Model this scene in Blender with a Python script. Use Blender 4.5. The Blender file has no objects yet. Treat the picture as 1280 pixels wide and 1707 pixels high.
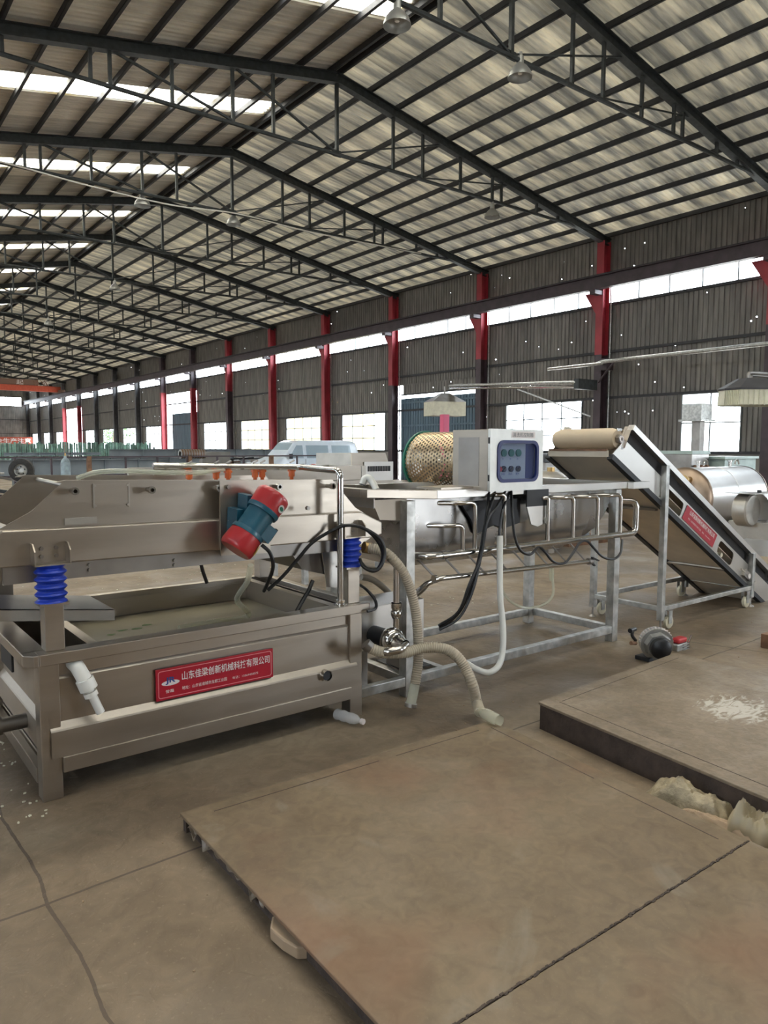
import bpy, bmesh, math, random
from math import sin, cos, pi, radians, sqrt, atan2
from mathutils import Vector, Matrix
random.seed(7)
sc = bpy.context.scene
COL = sc.collection

# ------------------------------------------------------------------ camera
YAW, PITCH, ROLL, FPX, EYE = .6612, .0875, .0017, 1213.2, 1.55
_f = Vector((sin(YAW)*cos(PITCH), cos(YAW)*cos(PITCH), -sin(PITCH)))
_r = Vector((cos(YAW), -sin(YAW), 0)); _u = _r.cross(_f)
_r, _u = _r*cos(ROLL)+_u*sin(ROLL), -_r*sin(ROLL)+_u*cos(ROLL)
cam = bpy.data.objects.new('camera', bpy.data.cameras.new('camera')); COL.objects.link(cam)
cam.matrix_world = Matrix(((_r.x, _u.x, -_f.x, 0), (_r.y, _u.y, -_f.y, 0), (_r.z, _u.z, -_f.z, EYE), (0, 0, 0, 1)))
cam.data.sensor_fit = 'VERTICAL'; cam.data.sensor_height = 24; cam.data.lens = 24*FPX/1707
cam.data.clip_start = .05; cam.data.clip_end = 600
sc.camera = cam
# ------------------------------------------------------------------ sky (bright overcast) and exposure
w = bpy.data.worlds.new('sky'); sc.world = w; w.use_nodes = True
nt = w.node_tree; nt.nodes.clear()
bg = nt.nodes.new('ShaderNodeBackground'); out = nt.nodes.new('ShaderNodeOutputWorld')
tc = nt.nodes.new('ShaderNodeTexCoord'); sp = nt.nodes.new('ShaderNodeSeparateXYZ'); cr = nt.nodes.new('ShaderNodeValToRGB')
cr.color_ramp.elements[0].color = (.86, .93, 1, 1); cr.color_ramp.elements[1].color = (.80, .88, 1, 1)
nt.links.new(tc.outputs['Generated'], sp.inputs[0]); nt.links.new(sp.outputs['Z'], cr.inputs[0])
nt.links.new(cr.outputs[0], bg.inputs[0]); nt.links.new(bg.outputs[0], out.inputs[0])
bg.inputs[1].default_value = 8.0
sun = bpy.data.objects.new('sun', bpy.data.lights.new('sun', 'SUN')); COL.objects.link(sun)
sun.data.energy = 12; sun.data.angle = radians(25); sun.data.color = (1, .95, .86)
sun.rotation_euler = (radians(38), 0, radians(150))
sc.view_settings.view_transform = 'Standard'; sc.view_settings.look = 'None'
sc.view_settings.exposure = .95; sc.view_settings.gamma = 1; sc.view_settings.use_curve_mapping = False
try:
    c = sc.cycles
    c.max_bounces = 7; c.diffuse_bounces = 4; c.glossy_bounces = 4; c.transmission_bounces = 4; c.transparent_max_bounces = 10
    c.sample_clamp_indirect = 6; c.caustics_reflective = False; c.caustics_refractive = False
    c.use_denoising = True; c.use_light_tree = True
except Exception: pass

def portal(x, y, z, sx, sy, rot):
    l = bpy.data.lights.new('daylight_portal', 'AREA'); l.shape = 'RECTANGLE'; l.size = sx; l.size_y = sy
    l.cycles.is_portal = True
    o = bpy.data.objects.new('daylight_portal', l); COL.objects.link(o); o.location = (x, y, z); o.rotation_euler = rot

# ------------------------------------------------------------------ constants of the hall
BAY, Y0, XR, XRIDGE, ZE, ZR, XL = 6.0, 16.2, 22.8, 11.04, 9.02, 11.16, -.72
XWL = -7.2
SL = (ZR-ZE)/(XR-XRIDGE)
KMIN, KMAX = -4, 15
YMIN, YMAX = Y0+BAY*KMIN, Y0+BAY*KMAX

# ------------------------------------------------------------------ materials
def mat(name, col, rough=.6, metal=0, var=0, vscale=6, bump=0, bscale=30, stretch=None, col2=None, rvar=0, alpha=1, spec=.5, rand=0, coat=0, obj=True):
    m = bpy.data.materials.new(name); m.use_nodes = True; t = m.node_tree; n = t.nodes; L = t.links
    p = n['Principled BSDF']; p.inputs['Base Color'].default_value = (*col, 1); p.inputs['Roughness'].default_value = rough
    p.inputs['Metallic'].default_value = metal; p.inputs['Specular IOR Level'].default_value = spec; p.inputs['Coat Weight'].default_value = coat
    p.inputs['Alpha'].default_value = alpha
    tc = n.new('ShaderNodeTexCoord'); mp = n.new('ShaderNodeMapping'); L.new(tc.outputs['Object'], mp.inputs[0])
    if stretch: mp.inputs['Scale'].default_value = stretch
    last = None
    if var or col2:
        nz = n.new('ShaderNodeTexNoise'); nz.inputs['Scale'].default_value = vscale; nz.inputs['Detail'].default_value = 6; L.new(mp.outputs[0], nz.inputs[0])
        r = n.new('ShaderNodeValToRGB'); r.color_ramp.elements[0].position = .35; r.color_ramp.elements[1].position = .65
        a = col2 or tuple(max(0, c*(1-var)) for c in col); b = col if col2 else tuple(min(1, c*(1+var)) for c in col)
        r.color_ramp.elements[0].color = (*a, 1); r.color_ramp.elements[1].color = (*b, 1)
        L.new(nz.outputs[0], r.inputs[0]); last = r.outputs[0]
    if rand:
        oi = n.new('ShaderNodeObjectInfo'); mr = n.new('ShaderNodeMapRange'); mr.inputs['To Min'].default_value = 1-rand; mr.inputs['To Max'].default_value = 1+rand*.6
        L.new(oi.outputs['Random'], mr.inputs[0]); mx = n.new('ShaderNodeMix'); mx.data_type = 'RGBA'; mx.blend_type = 'MULTIPLY'; mx.inputs[0].default_value = 1
        if last: L.new(last, mx.inputs[6])
        else: mx.inputs[6].default_value = (*col, 1)
        L.new(mr.outputs[0], mx.inputs[7]); last = mx.outputs[2]
    if last: L.new(last, p.inputs['Base Color'])
    if rvar:
        nr = n.new('ShaderNodeTexNoise'); nr.inputs['Scale'].default_value = vscale*.7; nr.inputs['Detail'].default_value = 5; L.new(mp.outputs[0], nr.inputs[0])
        mr = n.new('ShaderNodeMapRange'); mr.inputs['From Min'].default_value = .3; mr.inputs['From Max'].default_value = .7
        mr.inputs['To Min'].default_value = max(.05, rough-rvar); mr.inputs['To Max'].default_value = rough+rvar
        L.new(nr.outputs[0], mr.inputs[0]); L.new(mr.outputs[0], p.inputs['Roughness'])
    if bump:
        nb = n.new('ShaderNodeTexNoise'); nb.inputs['Scale'].default_value = bscale; nb.inputs['Detail'].default_value = 8; L.new(mp.outputs[0], nb.inputs[0])
        b = n.new('ShaderNodeBump'); b.inputs['Strength'].default_value = bump; b.inputs['Distance'].default_value = .01
        L.new(nb.outputs[0], b.inputs['Height']); L.new(b.outputs[0], p.inputs['Normal'])
    return m

M = {}
M['steel'] = mat('brushed_stainless', (.44, .395, .34), .36, 1, .04, 3, .04, 60, (1, 1, 6), rvar=.05)
M['steel_side'] = mat('rougher_stainless', (.42, .37, .31), .52, 1, .06, 3, .04, 60)
M['steel_bright'] = mat('bright_stainless', (.64, .62, .59), .33, 1, .04, 3, .02, 50, rvar=.03)
M['steel_pol'] = mat('polished_stainless', (.62, .60, .57), .16, 1, .05, 3)
M['steel_dark'] = mat('dull_stainless', (.33, .31, .29), .42, 1, .15, 4)
M['galv'] = mat('galvanised_tube', (.47, .47, .45), .40, .9, .22, 14, .1, 40, rvar=.12)
M['film'] = mat('film_covered_stainless', (.50, .47, .42), .38, .7, .1, 5)
M['blue'] = mat('blue_rubber', (.012, .045, .42), .35, 0, .1, 10)
M['motor_red'] = mat('motor_red_paint', (.42, .025, .03), .32, 0, .1, 8, coat=.3)
M['motor_blue'] = mat('motor_blue_paint', (.012, .085, .13), .38, 0, .12, 8, coat=.2)
M['black'] = mat('black_rubber', (.012, .012, .013), .4, 0)
M['blackp'] = mat('matt_black_paint', (.02, .021, .024), .55, 0)
M['white'] = mat('white_plastic', (.78, .77, .72), .4, 0, .05)
M['orange'] = mat('orange_plastic', (.75, .14, .02), .4, 0)
M['signred'] = mat('sign_red', (.42, .008, .025), .35, 0)
M['signwhite'] = mat('sign_white', (.80, .74, .72), .5, 0)
M['signpink'] = mat('sign_pink_line', (.80, .30, .33), .5, 0)
M['navy'] = mat('navy_print', (.02, .06, .25), .5)
M['yellow'] = mat('yellow_label', (.8, .55, .06), .5)
M['belt'] = mat('beige_belt', (.55, .43, .29), .55, 0, .06, 5)
M['cover'] = mat('beige_underside_sheet', (.80, .70, .56), .55, .0, .08, 4)
M['cab'] = mat('cabinet_front_steel', (.66, .66, .63), .45, .55, .07, 10, .04, 80)
M['dial'] = mat('cabinet_panel', (.60, .66, .60), .5)
M['green_lamp'] = mat('green_indicator', (.05, .22, .12), .25)
M['gasket'] = mat('blue_window_gasket', (.012, .022, .13), .35)
M['brass'] = mat('brass', (.45, .30, .13), .3, 1)
M['sheet'] = mat('weathered_wall_sheet', (.20, .188, .172), .6, .15, .22, 2.2, .0, 10, (1, 3, .5), rand=.18)
M['sheet_blue'] = mat('blue_grey_door_sheet', (.10, .155, .20), .5, .2, .15, 2, stretch=(1, 3, .5))
M['roof'] = mat('galvanised_roof_sheet', (.70, .67, .59), .5, .0, .14, 1.2, .0, 10, (.25, 4, 1), rand=.30)
M['truss'] = mat('dark_green_steel_paint', (.036, .042, .044), .5, .1, .3, 8)
M['purlin'] = mat('purlin_paint', (.038, .038, .042), .6, .1, .2, 3)
M['colred'] = mat('red_column_paint', (.36, .035, .05), .5, 0, .15, 2)
M['coldark'] = mat('maroon_grey_column_paint', (.065, .045, .055), .5, 0, .2, 3)
M['colgrey'] = mat('grey_column_paint', (.075, .075, .082), .5, 0, .2, 3)
M['concrete_wall'] = mat('grey_render', (.28, .27, .25), .85, 0, .15, 2, .3, 15)
M['frame'] = mat('window_frame', (.16, .17, .17), .5, .3)
M['lampshade'] = mat('lamp_shade_metal', (.40, .40, .38), .4, .5)
M['platform'] = mat('dusty_steel_platform', (.205, .155, .11), .62, 0, .1)
M['plat_edge'] = mat('rusty_dark_edge', (.05, .034, .026), .75, 0, .3, 12, .5, 40)
M['plat_r'] = mat('dusty_steel_platform_pale', (.24, .195, .15), .65, 0, .1)
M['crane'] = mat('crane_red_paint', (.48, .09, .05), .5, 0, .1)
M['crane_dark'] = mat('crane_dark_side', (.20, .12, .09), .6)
M['van'] = mat('van_pale_blue_paint', (.70, .78, .86), .3, .0, .03, coat=.5)
M['tyre'] = mat('tyre_rubber', (.03, .028, .026), .75, 0, .2, 20, .4, 40)
M['beam'] = mat('primed_grey_beam', (.24, .27, .29), .55, .2, .12, 2)
M['rust'] = mat('rusty_steel', (.22, .12, .07), .7, .2, .3, 8, .3, 30)
M['greensheet'] = mat('green_painted_bar', (.20, .36, .29), .6, 0, .3, 4, rand=.5)
M['pink'] = mat('pink_paint', (.75, .13, .25), .5)
M['curtain'] = mat('translucent_curtain', (.68, .66, .52), .5, 0, .08, 8)
M['cream'] = mat('cream_nylon', (.62, .57, .42), .5)
M['alu'] = mat('cast_aluminium', (.42, .42, .40), .45, .9, .15, 14, .2, 60)
M['engred'] = mat('engine_red', (.5, .03, .035), .4)
M['drumcol'] = mat('perforated_drum_steel', (.58, .47, .31), .33, 1, .1, 5)
M['greenrim'] = mat('green_rim', (.01, .16, .10), .45)
M['tealbox'] = mat('pale_green_cabinet_paint', (.42, .52, .48), .5, 0, .08)
M['cardboard'] = mat('brown_panel', (.36, .26, .17), .7)
M['outside'] = mat('outdoor_yard_concrete', (.50, .48, .44), .9, 0, .1, .3)
M['outyellow'] = mat('distant_ochre_wall', (.62, .50, .22), .8)
M['leaf'] = mat('leaves', (.09, .17, .05), .7, 0, .3, 6)

def glassy(name, col, t, rough=.05):
    m = bpy.data.materials.new(name); m.use_nodes = True; T = m.node_tree; n = T.nodes; n.clear(); L = T.links
    o = n.new('ShaderNodeOutputMaterial'); mx = n.new('ShaderNodeMixShader'); tr = n.new('ShaderNodeBsdfTransparent'); g = n.new('ShaderNodeBsdfPrincipled')
    g.inputs['Base Color'].default_value = (*col, 1); g.inputs['Roughness'].default_value = rough
    tr.inputs[0].default_value = (*[min(1, .6+.4*c/max(col)) for c in col], 1)
    mx.inputs[0].default_value = 1-t; L.new(tr.outputs[0], mx.inputs[1]); L.new(g.outputs[0], mx.inputs[2]); L.new(mx.outputs[0], o.inputs[0]); return m
M['glass'] = glassy('window_glass', (.75, .8, .8), .88)
M['carglass'] = glassy('car_glass', (.35, .42, .45), .6)
M['hose'] = glassy('ribbed_translucent_hose', (.66, .60, .48), .22, .3)
M['hose_ring'] = mat('hose_spiral', (.42, .36, .27), .45)
M['clear'] = glassy('clear_hose', (.78, .78, .66), .62, .12)
M['bottle'] = glassy('clear_bottle_plastic', (.8, .8, .8), .55, .1)
M['bag'] = glassy('dusty_plastic_film', (.50, .42, .28), .3, .35)
M['cabglass'] = glassy('cabinet_window_glass', (.12, .15, .25), .72)

def brightened_sheet():
    """sheet of the right hand slope, faint translucency added to brighten it"""
    m = mat('brightened_roof_sheet', (.74, .69, .58), .6, 0, rand=.22, col2=(.24, .24, .235), stretch=(.03, 1, 1), vscale=3.6)
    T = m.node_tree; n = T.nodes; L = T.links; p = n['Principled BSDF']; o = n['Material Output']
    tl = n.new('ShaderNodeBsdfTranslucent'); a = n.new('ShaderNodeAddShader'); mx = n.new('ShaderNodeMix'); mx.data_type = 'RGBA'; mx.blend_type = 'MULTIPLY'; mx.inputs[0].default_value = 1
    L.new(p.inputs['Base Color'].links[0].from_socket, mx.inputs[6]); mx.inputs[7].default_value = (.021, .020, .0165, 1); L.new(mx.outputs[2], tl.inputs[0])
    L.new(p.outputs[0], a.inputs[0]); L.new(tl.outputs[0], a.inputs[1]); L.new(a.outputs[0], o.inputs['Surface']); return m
M['roof_right'] = brightened_sheet()  # right slope only: translucency added to lift its brightness
def skylight_mat():
    m = bpy.data.materials.new('fibreglass_skylight'); m.use_nodes = True; T = m.node_tree; n = T.nodes; n.clear(); L = T.links
    o = n.new('ShaderNodeOutputMaterial'); tl = n.new('ShaderNodeBsdfTranslucent'); tr = n.new('ShaderNodeBsdfTransparent'); mx = n.new('ShaderNodeMixShader')
    tc = n.new('ShaderNodeTexCoord'); mp = n.new('ShaderNodeMapping'); mp.inputs['Scale'].default_value = (.35, 5, 1); nz = n.new('ShaderNodeTexNoise'); nz.inputs['Scale'].default_value = 3
    r = n.new('ShaderNodeValToRGB'); r.color_ramp.elements[0].position = .33; r.color_ramp.elements[0].color = (.55, .42, .18, 1); r.color_ramp.elements[1].position = .55; r.color_ramp.elements[1].color = (.95, .93, .86, 1)
    L.new(tc.outputs['Object'], mp.inputs[0]); L.new(mp.outputs[0], nz.inputs[0]); L.new(nz.outputs[0], r.inputs[0]); L.new(r.outputs[0], tl.inputs[0]); L.new(r.outputs[0], tr.inputs[0])
    mx.inputs[0].default_value = .3; L.new(tl.outputs[0], mx.inputs[1]); L.new(tr.outputs[0], mx.inputs[2]); L.new(mx.outputs[0], o.inputs[0]); return m
M['skylight'] = skylight_mat()

def holes(m, scale, rad, thr):
    """screw holes and punctures in sheet metal: the sheet is open there"""
    T = m.node_tree; n = T.nodes; L = T.links; p = n['Principled BSDF']
    g = n.new('ShaderNodeNewGeometry'); mp = n.new('ShaderNodeMapping'); mp.inputs['Scale'].default_value = (0, 1, 1); L.new(g.outputs['Position'], mp.inputs[0])
    v = n.new('ShaderNodeTexVoronoi'); v.inputs['Scale'].default_value = scale; L.new(mp.outputs[0], v.inputs[0])
    a = n.new('ShaderNodeMath'); a.operation = 'GREATER_THAN'; a.inputs[1].default_value = rad*scale; L.new(v.outputs['Distance'], a.inputs[0])
    s = n.new('ShaderNodeSeparateColor'); L.new(v.outputs['Color'], s.inputs[0]); b = n.new('ShaderNodeMath'); b.operation = 'LESS_THAN'; b.inputs[1].default_value = thr; L.new(s.outputs[0], b.inputs[0])
    c = n.new('ShaderNodeMath'); c.operation = 'MAXIMUM'; L.new(a.outputs[0], c.inputs[0]); L.new(b.outputs[0], c.inputs[1]); L.new(c.outputs[0], p.inputs['Alpha'])
holes(M['sheet'], 3.0, .020, .78)

def ground_mat(m, cols, sc1, crack=None, bump=.35, extra=None):
    """dust and dirt over a base: three noise octaves, own colours only"""
    T = m.node_tree; n = T.nodes; L = T.links; p = n['Principled BSDF']
    tc = n.new('ShaderNodeTexCoord')
    def noise(s, d=8, dist=0, st=None):
        z = n.new('ShaderNodeTexNoise'); z.inputs['Scale'].default_value = s; z.inputs['Detail'].default_value = d; z.inputs['Distortion'].default_value = dist
        mp = n.new('ShaderNodeMapping'); L.new(tc.outputs['Object'], mp.inputs[0])
        if st: mp.inputs['Scale'].default_value = st
        L.new(mp.outputs[0], z.inputs[0]); return z.outputs[0]
    def ramp(src, stops):
        r = n.new('ShaderNodeValToRGB'); e = r.color_ramp.elements
        e[0].position, e[0].color = stops[0][0], (*stops[0][1], 1); e[1].position, e[1].color = stops[-1][0], (*stops[-1][1], 1)
        for s in stops[1:-1]: q = e.new(s[0]); q.color = (*s[1], 1)
        L.new(src, r.inputs[0]); return r.outputs[0]
    def mix(f, a, b, mode='MIX'):
        x = n.new('ShaderNodeMix'); x.data_type = 'RGBA'; x.blend_type = mode
        for s, i in ((f, 0), (a, 6), (b, 7)):
            if isinstance(s, (int, float)): x.inputs[i].default_value = s
            elif isinstance(s, tuple): x.inputs[i].default_value = (*s, 1)
            else: L.new(s, x.inputs[i])
        return x.outputs[2]
    base = ramp(noise(sc1, 9, .6), [(.30, cols[0]), (.5, cols[1]), (.70, cols[2])])
    fine = ramp(noise(sc1*9, 8, 1.2), [(.3, (.80, .79, .78)), (.6, (1.04, 1.04, 1.04)), (.75, (1.16, 1.15, 1.13))])
    c = mix(1.0, base, fine, 'MULTIPLY')
    grit = ramp(noise(sc1*70, 3), [(.62, (0, 0, 0)), (.70, (1, 1, 1))]); gm = n.new('ShaderNodeMath'); gm.operation = 'MULTIPLY'; gm.inputs[1].default_value = .3; L.new(grit, gm.inputs[0]); c = mix(gm.outputs[0], c, tuple(x*1.25 for x in cols[2]))
    if extra: c = extra(n, L, tc, noise, ramp, mix, c)
    L.new(c, p.inputs['Base Color'])
    rr = ramp(noise(sc1*1.6, 6, .5), [(.35, (.42, .42, .42)), (.62, (.72, .72, .72))]); L.new(rr, p.inputs['Roughness'])
    b = n.new('ShaderNodeBump'); b.inputs['Strength'].default_value = bump; b.inputs['Distance'].default_value = .012; L.new(noise(sc1*14, 10, 1.0), b.inputs['Height']); L.new(b.outputs[0], p.inputs['Normal'])

def floor_extra(n, L, tc, noise, ramp, mix, c):
    # slab joints and cracks: thin wandering dark lines
    sp = n.new('ShaderNodeSeparateXYZ'); L.new(tc.outputs['Object'], sp.inputs[0])
    wob = noise(1.7, 12)
    def line(comp, pos, width, amp, slope=0.0):
        a = n.new('ShaderNodeMath'); a.operation = 'MULTIPLY_ADD'; L.new(wob, a.inputs[0]); a.inputs[1].default_value = amp; L.new(sp.outputs[comp], a.inputs[2])
        s = n.new('ShaderNodeMath'); s.operation = 'MULTIPLY_ADD'; L.new(sp.outputs[1-comp], s.inputs[0]); s.inputs[1].default_value = slope; L.new(a.outputs[0], s.inputs[2])
        d = n.new('ShaderNodeMath'); d.operation = 'SUBTRACT'; L.new(s.outputs[0], d.inputs[0]); d.inputs[1].default_value = pos+amp*.5
        e = n.new('ShaderNodeMath'); e.operation = 'ABSOLUTE'; L.new(d.outputs[0], e.inputs[0])
        g = n.new('ShaderNodeMath'); g.operation = 'LESS_THAN'; L.new(e.outputs[0], g.inputs[0]); g.inputs[1].default_value = width; return g.outputs[0]
    for args in ((0, .55, .006, .10), (0, 6.4, .008, .12, .30), (1, 2.55, .006, .05, -.03), (1, 7.8, .01, .2), (0, 12.6, .012, .2), (1, 13.0, .012, .2)):
        c = mix(line(*args), c, (.085, .060, .040))
    damp = ramp(noise(.55, 5, .4), [(.50, (0, 0, 0)), (.62, (.6, .6, .6))])
    return mix(damp, c, (.125, .095, .065))
M['floor'] = bpy.data.materials.new('dirty_concrete_floor'); M['floor'].use_nodes = True
ground_mat(M['floor'], ((.145, .103, .064), (.200, .148, .096), (.265, .210, .145)), .9, bump=.5, extra=floor_extra)
def plat_extra(n, L, tc, noise, ramp, mix, c):
    f = ramp(noise(1.1, 4, .3), [(.52, (0, 0, 0)), (.68, (.75, .75, .75))]); c = mix(f, c, (.19, .10, .055))
    f = ramp(noise(1.7, 7, 1.5), [(.58, (0, 0, 0)), (.66, (.5, .5, .5))]); return mix(f, c, (.235, .205, .16))
ground_mat(M['platform'], ((.130, .090, .052), (.168, .121, .072), (.200, .150, .094)), 1.6, bump=.12, extra=plat_extra)
def platr_extra(n, L, tc, noise, ramp, mix, c):
    # dried white spill in one place
    mp = n.new('ShaderNodeMapping'); mp.inputs['Location'].default_value = (-1.72, .36, 0); mp.inputs['Scale'].default_value = (2.0, 2.3, 0); L.new(tc.outputs['Object'], mp.inputs[0])
    gr = n.new('ShaderNodeTexGradient'); gr.gradient_type = 'SPHERICAL'; L.new(mp.outputs[0], gr.inputs[0])
    z = noise(9, 8, 2.0, (1, 2.2, 1)); a = n.new('ShaderNodeMath'); a.operation = 'MULTIPLY'; L.new(gr.outputs[0], a.inputs[0]); L.new(z, a.inputs[1])
    return mix(ramp(a.outputs[0], [(.28, (0, 0, 0)), (.40, (1, 1, 1))]), c, (.46, .43, .38))
ground_mat(M['plat_r'], ((.150, .112, .074), (.188, .144, .098), (.24, .190, .138)), 2.2, bump=.35, extra=platr_extra)

# ------------------------------------------------------------------ mesh helpers
ROOT = {}
class MB:
    def __init__(s): s.v = []; s.f = []; s.sm = []; s.uvdata = None
    def add(s, vs, fs, smooth=False):
        b = len(s.v); s.v += [tuple(v) for v in vs]; s.f += [tuple(i+b for i in f) for f in fs]; s.sm += [smooth]*len(fs); return s
    def box(s, x0, y0, z0, x1, y1, z1):
        return s.add([(x0,y0,z0),(x1,y0,z0),(x1,y1,z0),(x0,y1,z0),(x0,y0,z1),(x1,y0,z1),(x1,y1,z1),(x0,y1,z1)], [(0,3,2,1),(4,5,6,7),(0,1,5,4),(1,2,6,5),(2,3,7,6),(3,0,4,7)])
    def bar(s, p, q, w, h, up=(0,0,1)):
        p = Vector(p); q = Vector(q); d = (q-p).normalized(); up = Vector(up)
        if abs(d.dot(up)) > .99: up = Vector((0,1,0))
        a = d.cross(up).normalized()*w/2; b = a.cross(d).normalized()*h/2
        return s.add([p-a-b,p+a-b,p+a+b,p-a+b,q-a-b,q+a-b,q+a+b,q-a+b], [(0,1,2,3),(7,6,5,4),(0,4,5,1),(1,5,6,2),(2,6,7,3),(3,7,4,0)])
    def ibeam(s, p, q, w, h, t, up=(0,0,1)):
        p = Vector(p); q = Vector(q); u = Vector(up); d = (q-p).normalized(); a = d.cross(u).normalized(); n = a.cross(d).normalized()
        s.bar(p+n*(h/2-t/2), q+n*(h/2-t/2), w, t, up); s.bar(p-n*(h/2-t/2), q-n*(h/2-t/2), w, t, up); s.bar(p, q, t, h-2*t, up); return s
    def cyl(s, p, q, r, n=12, r2=None, cap=True, smooth=True):
        return s.tube([p, q], r if r2 is None else [r, r2], n, cap, smooth)
    def tube(s, pts, r, n=8, cap=True, smooth=True):
        P = [Vector(p) for p in pts]; k = len(P); R = r if isinstance(r, (list, tuple)) else [r]*k
        T = [(P[min(i+1,k-1)]-P[max(i-1,0)]).normalized() for i in range(k)]
        a = T[0].orthogonal().normalized(); vs = []
        for i in range(k):
            if i: 
                a = a-T[i]*a.dot(T[i]); a.normalize()
            b = T[i].cross(a)
            for j in range(n):
                t = 2*pi*j/n; vs.append(P[i]+(a*cos(t)+b*sin(t))*R[i])
        fs = [(i*n+j, i*n+(j+1)%n, (i+1)*n+(j+1)%n, (i+1)*n+j) for i in range(k-1) for j in range(n)]
        s.add(vs, fs, smooth)
        if cap:
            s.add(vs[:n], [tuple(range(n-1,-1,-1))]); s.add(vs[-n:], [tuple(range(n))])
        return s
    def lathe(s, prof, o, d, n=24, smooth=True):
        """prof: (along, radius) pairs from origin o along d"""
        o = Vector(o); d = Vector(d).normalized(); return s.tube([o+d*a for a, r in prof], [max(r, 1e-4) for a, r in prof], n, True, smooth) if False else s._lathe(prof, o, d, n, smooth)
    def _lathe(s, prof, o, d, n, smooth):
        a = d.orthogonal().normalized(); b = d.cross(a); vs = []
        for t, r in prof:
            for j in range(n):
                q = 2*pi*j/n; vs.append(o+d*t+(a*cos(q)+b*sin(q))*max(r, 1e-4))
        k = len(prof)
        return s.add(vs, [(i*n+j, i*n+(j+1)%n, (i+1)*n+(j+1)%n, (i+1)*n+j) for i in range(k-1) for j in range(n)], smooth)
    def prism(s, poly, t0, t1, plane='XZ'):
        def m(a, b, t): return {'XZ': (a, t, b), 'XY': (a, b, t), 'YZ': (t, a, b)}[plane]
        n = len(poly); vs = [m(a, b, t0) for a, b in poly]+[m(a, b, t1) for a, b in poly]
        return s.add(vs, [tuple(range(n)), tuple(range(2*n-1, n-1, -1))]+[(i, i+n, (i+1)%n+n, (i+1)%n) for i in range(n)])
    def grid(s, rows, smooth=True, close=False):
        n = len(rows[0]); vs = [p for r in rows for p in r]; m = n if close else n-1
        return s.add(vs, [(i*n+j, i*n+(j+1)%n, (i+1)*n+(j+1)%n, (i+1)*n+j) for i in range(len(rows)-1) for j in range(m)], smooth)
    def mesh(s, name, off=(0,0,0)):
        me = bpy.data.meshes.new(name); o = Vector(off)
        me.from_pydata([tuple(Vector(v)-o) for v in s.v], [], s.f); me.update()
        me.polygons.foreach_set('use_smooth', s.sm)
        bm = bmesh.new(); bm.from_mesh(me); bmesh.ops.recalc_face_normals(bm, faces=bm.faces)
        for e in bm.edges:
            if len(e.link_faces) == 2 and e.calc_face_angle(0) > .75: e.smooth = False
        bm.to_mesh(me); bm.free()
        return me
    def build(s, name, m, parent=None, bevel=0, local=False, kind=None, label=None):
        r = ROOT.get(parent.name, Vector((0,0,0))) if parent else Vector((0,0,0))
        me = s.mesh(name, (0,0,0) if local else r); me.materials.append(M[m] if isinstance(m, str) else m)
        o = bpy.data.objects.new(name, me); COL.objects.link(o)
        if parent: o.parent = parent
        ROOT[o.name] = r
        if bevel:
            b = o.modifiers.new('bevel', 'BEVEL'); b.width = bevel; b.segments = 2; b.limit_method = 'ANGLE'; b.harden_normals = False
        if kind: o['kind'] = kind
        if label: o['label'] = label
        return o
def bez(pts, n=8):
    """smooth curve through points (Catmull-Rom)"""
    P = [Vector(p) for p in pts]; P = [P[0]*2-P[1]]+P+[P[-1]*2-P[-2]]; o = []
    for i in range(1, len(P)-2):
        a, b, c, d = P[i-1:i+3]
        for k in range(n):
            t = k/n; o.append(.5*((2*b)+(c-a)*t+(2*a-5*b+4*c-d)*t*t+(3*b-3*c+d-a)*t**3))
    o.append(P[-2]); return o
def rounded(pts, r=.04, n=5):
    """polyline with rounded corners: bent pipe"""
    P = [Vector(p) for p in pts]; o = [P[0]]
    for i in range(1, len(P)-1):
        a = (P[i-1]-P[i]); b = (P[i+1]-P[i]); q = min(r, a.length*.45, b.length*.45); s = P[i]+a.normalized()*q; e = P[i]+b.normalized()*q
        for k in range(n+1):
            t = k/n; o.append(s*(1-t)**2+P[i]*2*t*(1-t)+e*t*t)
    o.append(P[-1]); return o
def thing(name, label, cat, loc=(0,0,0), group=None, kind=None, rz=0):
    o = bpy.data.objects.new(name, None); COL.objects.link(o); o.location = loc; o.rotation_euler = (0,0,rz); o.empty_display_size = .1
    ROOT[o.name] = Vector(loc); o['label'] = label; o['category'] = cat
    if group: o['group'] = group
    if kind: o['kind'] = kind
    return o
def tag(o, label, cat, group=None, kind=None):
    o['label'] = label; o['category'] = cat
    if group: o['group'] = group
    if kind: o['kind'] = kind
    return o
def linked(name, me, parent, loc, kind=None):
    o = bpy.data.objects.new(name, me); COL.objects.link(o); o.parent = parent; o.location = loc; ROOT[o.name] = ROOT.get(parent.name, Vector()) if parent else Vector()
    if kind: o['kind'] = kind
    return o
def dup(o, parent=None, loc=None):
    c = o.copy(); COL.objects.link(c)
    if parent: c.parent = parent
    if loc is not None: c.location = loc; ROOT[c.name] = Vector(loc)
    for ch in list(o.children): dup(ch, c)
    return c
def P(px, py, Y):
    """the point of the plane Y seen along a line of sight, as surveyed from the photograph"""
    d = (_r*(px-640)-_u*(py-853.5))/FPX+_f; return Vector((0,0,EYE))+d*(Y/d.y)
def PZ(px, py, z):
    d = (_r*(px-640)-_u*(py-853.5))/FPX+_f; return Vector((0,0,EYE))+d*((z-EYE)/d.z)
def PD(px, py, depth):
    return Vector((0,0,EYE))+((_r*(px-640)-_u*(py-853.5))/FPX+_f)*depth
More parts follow.
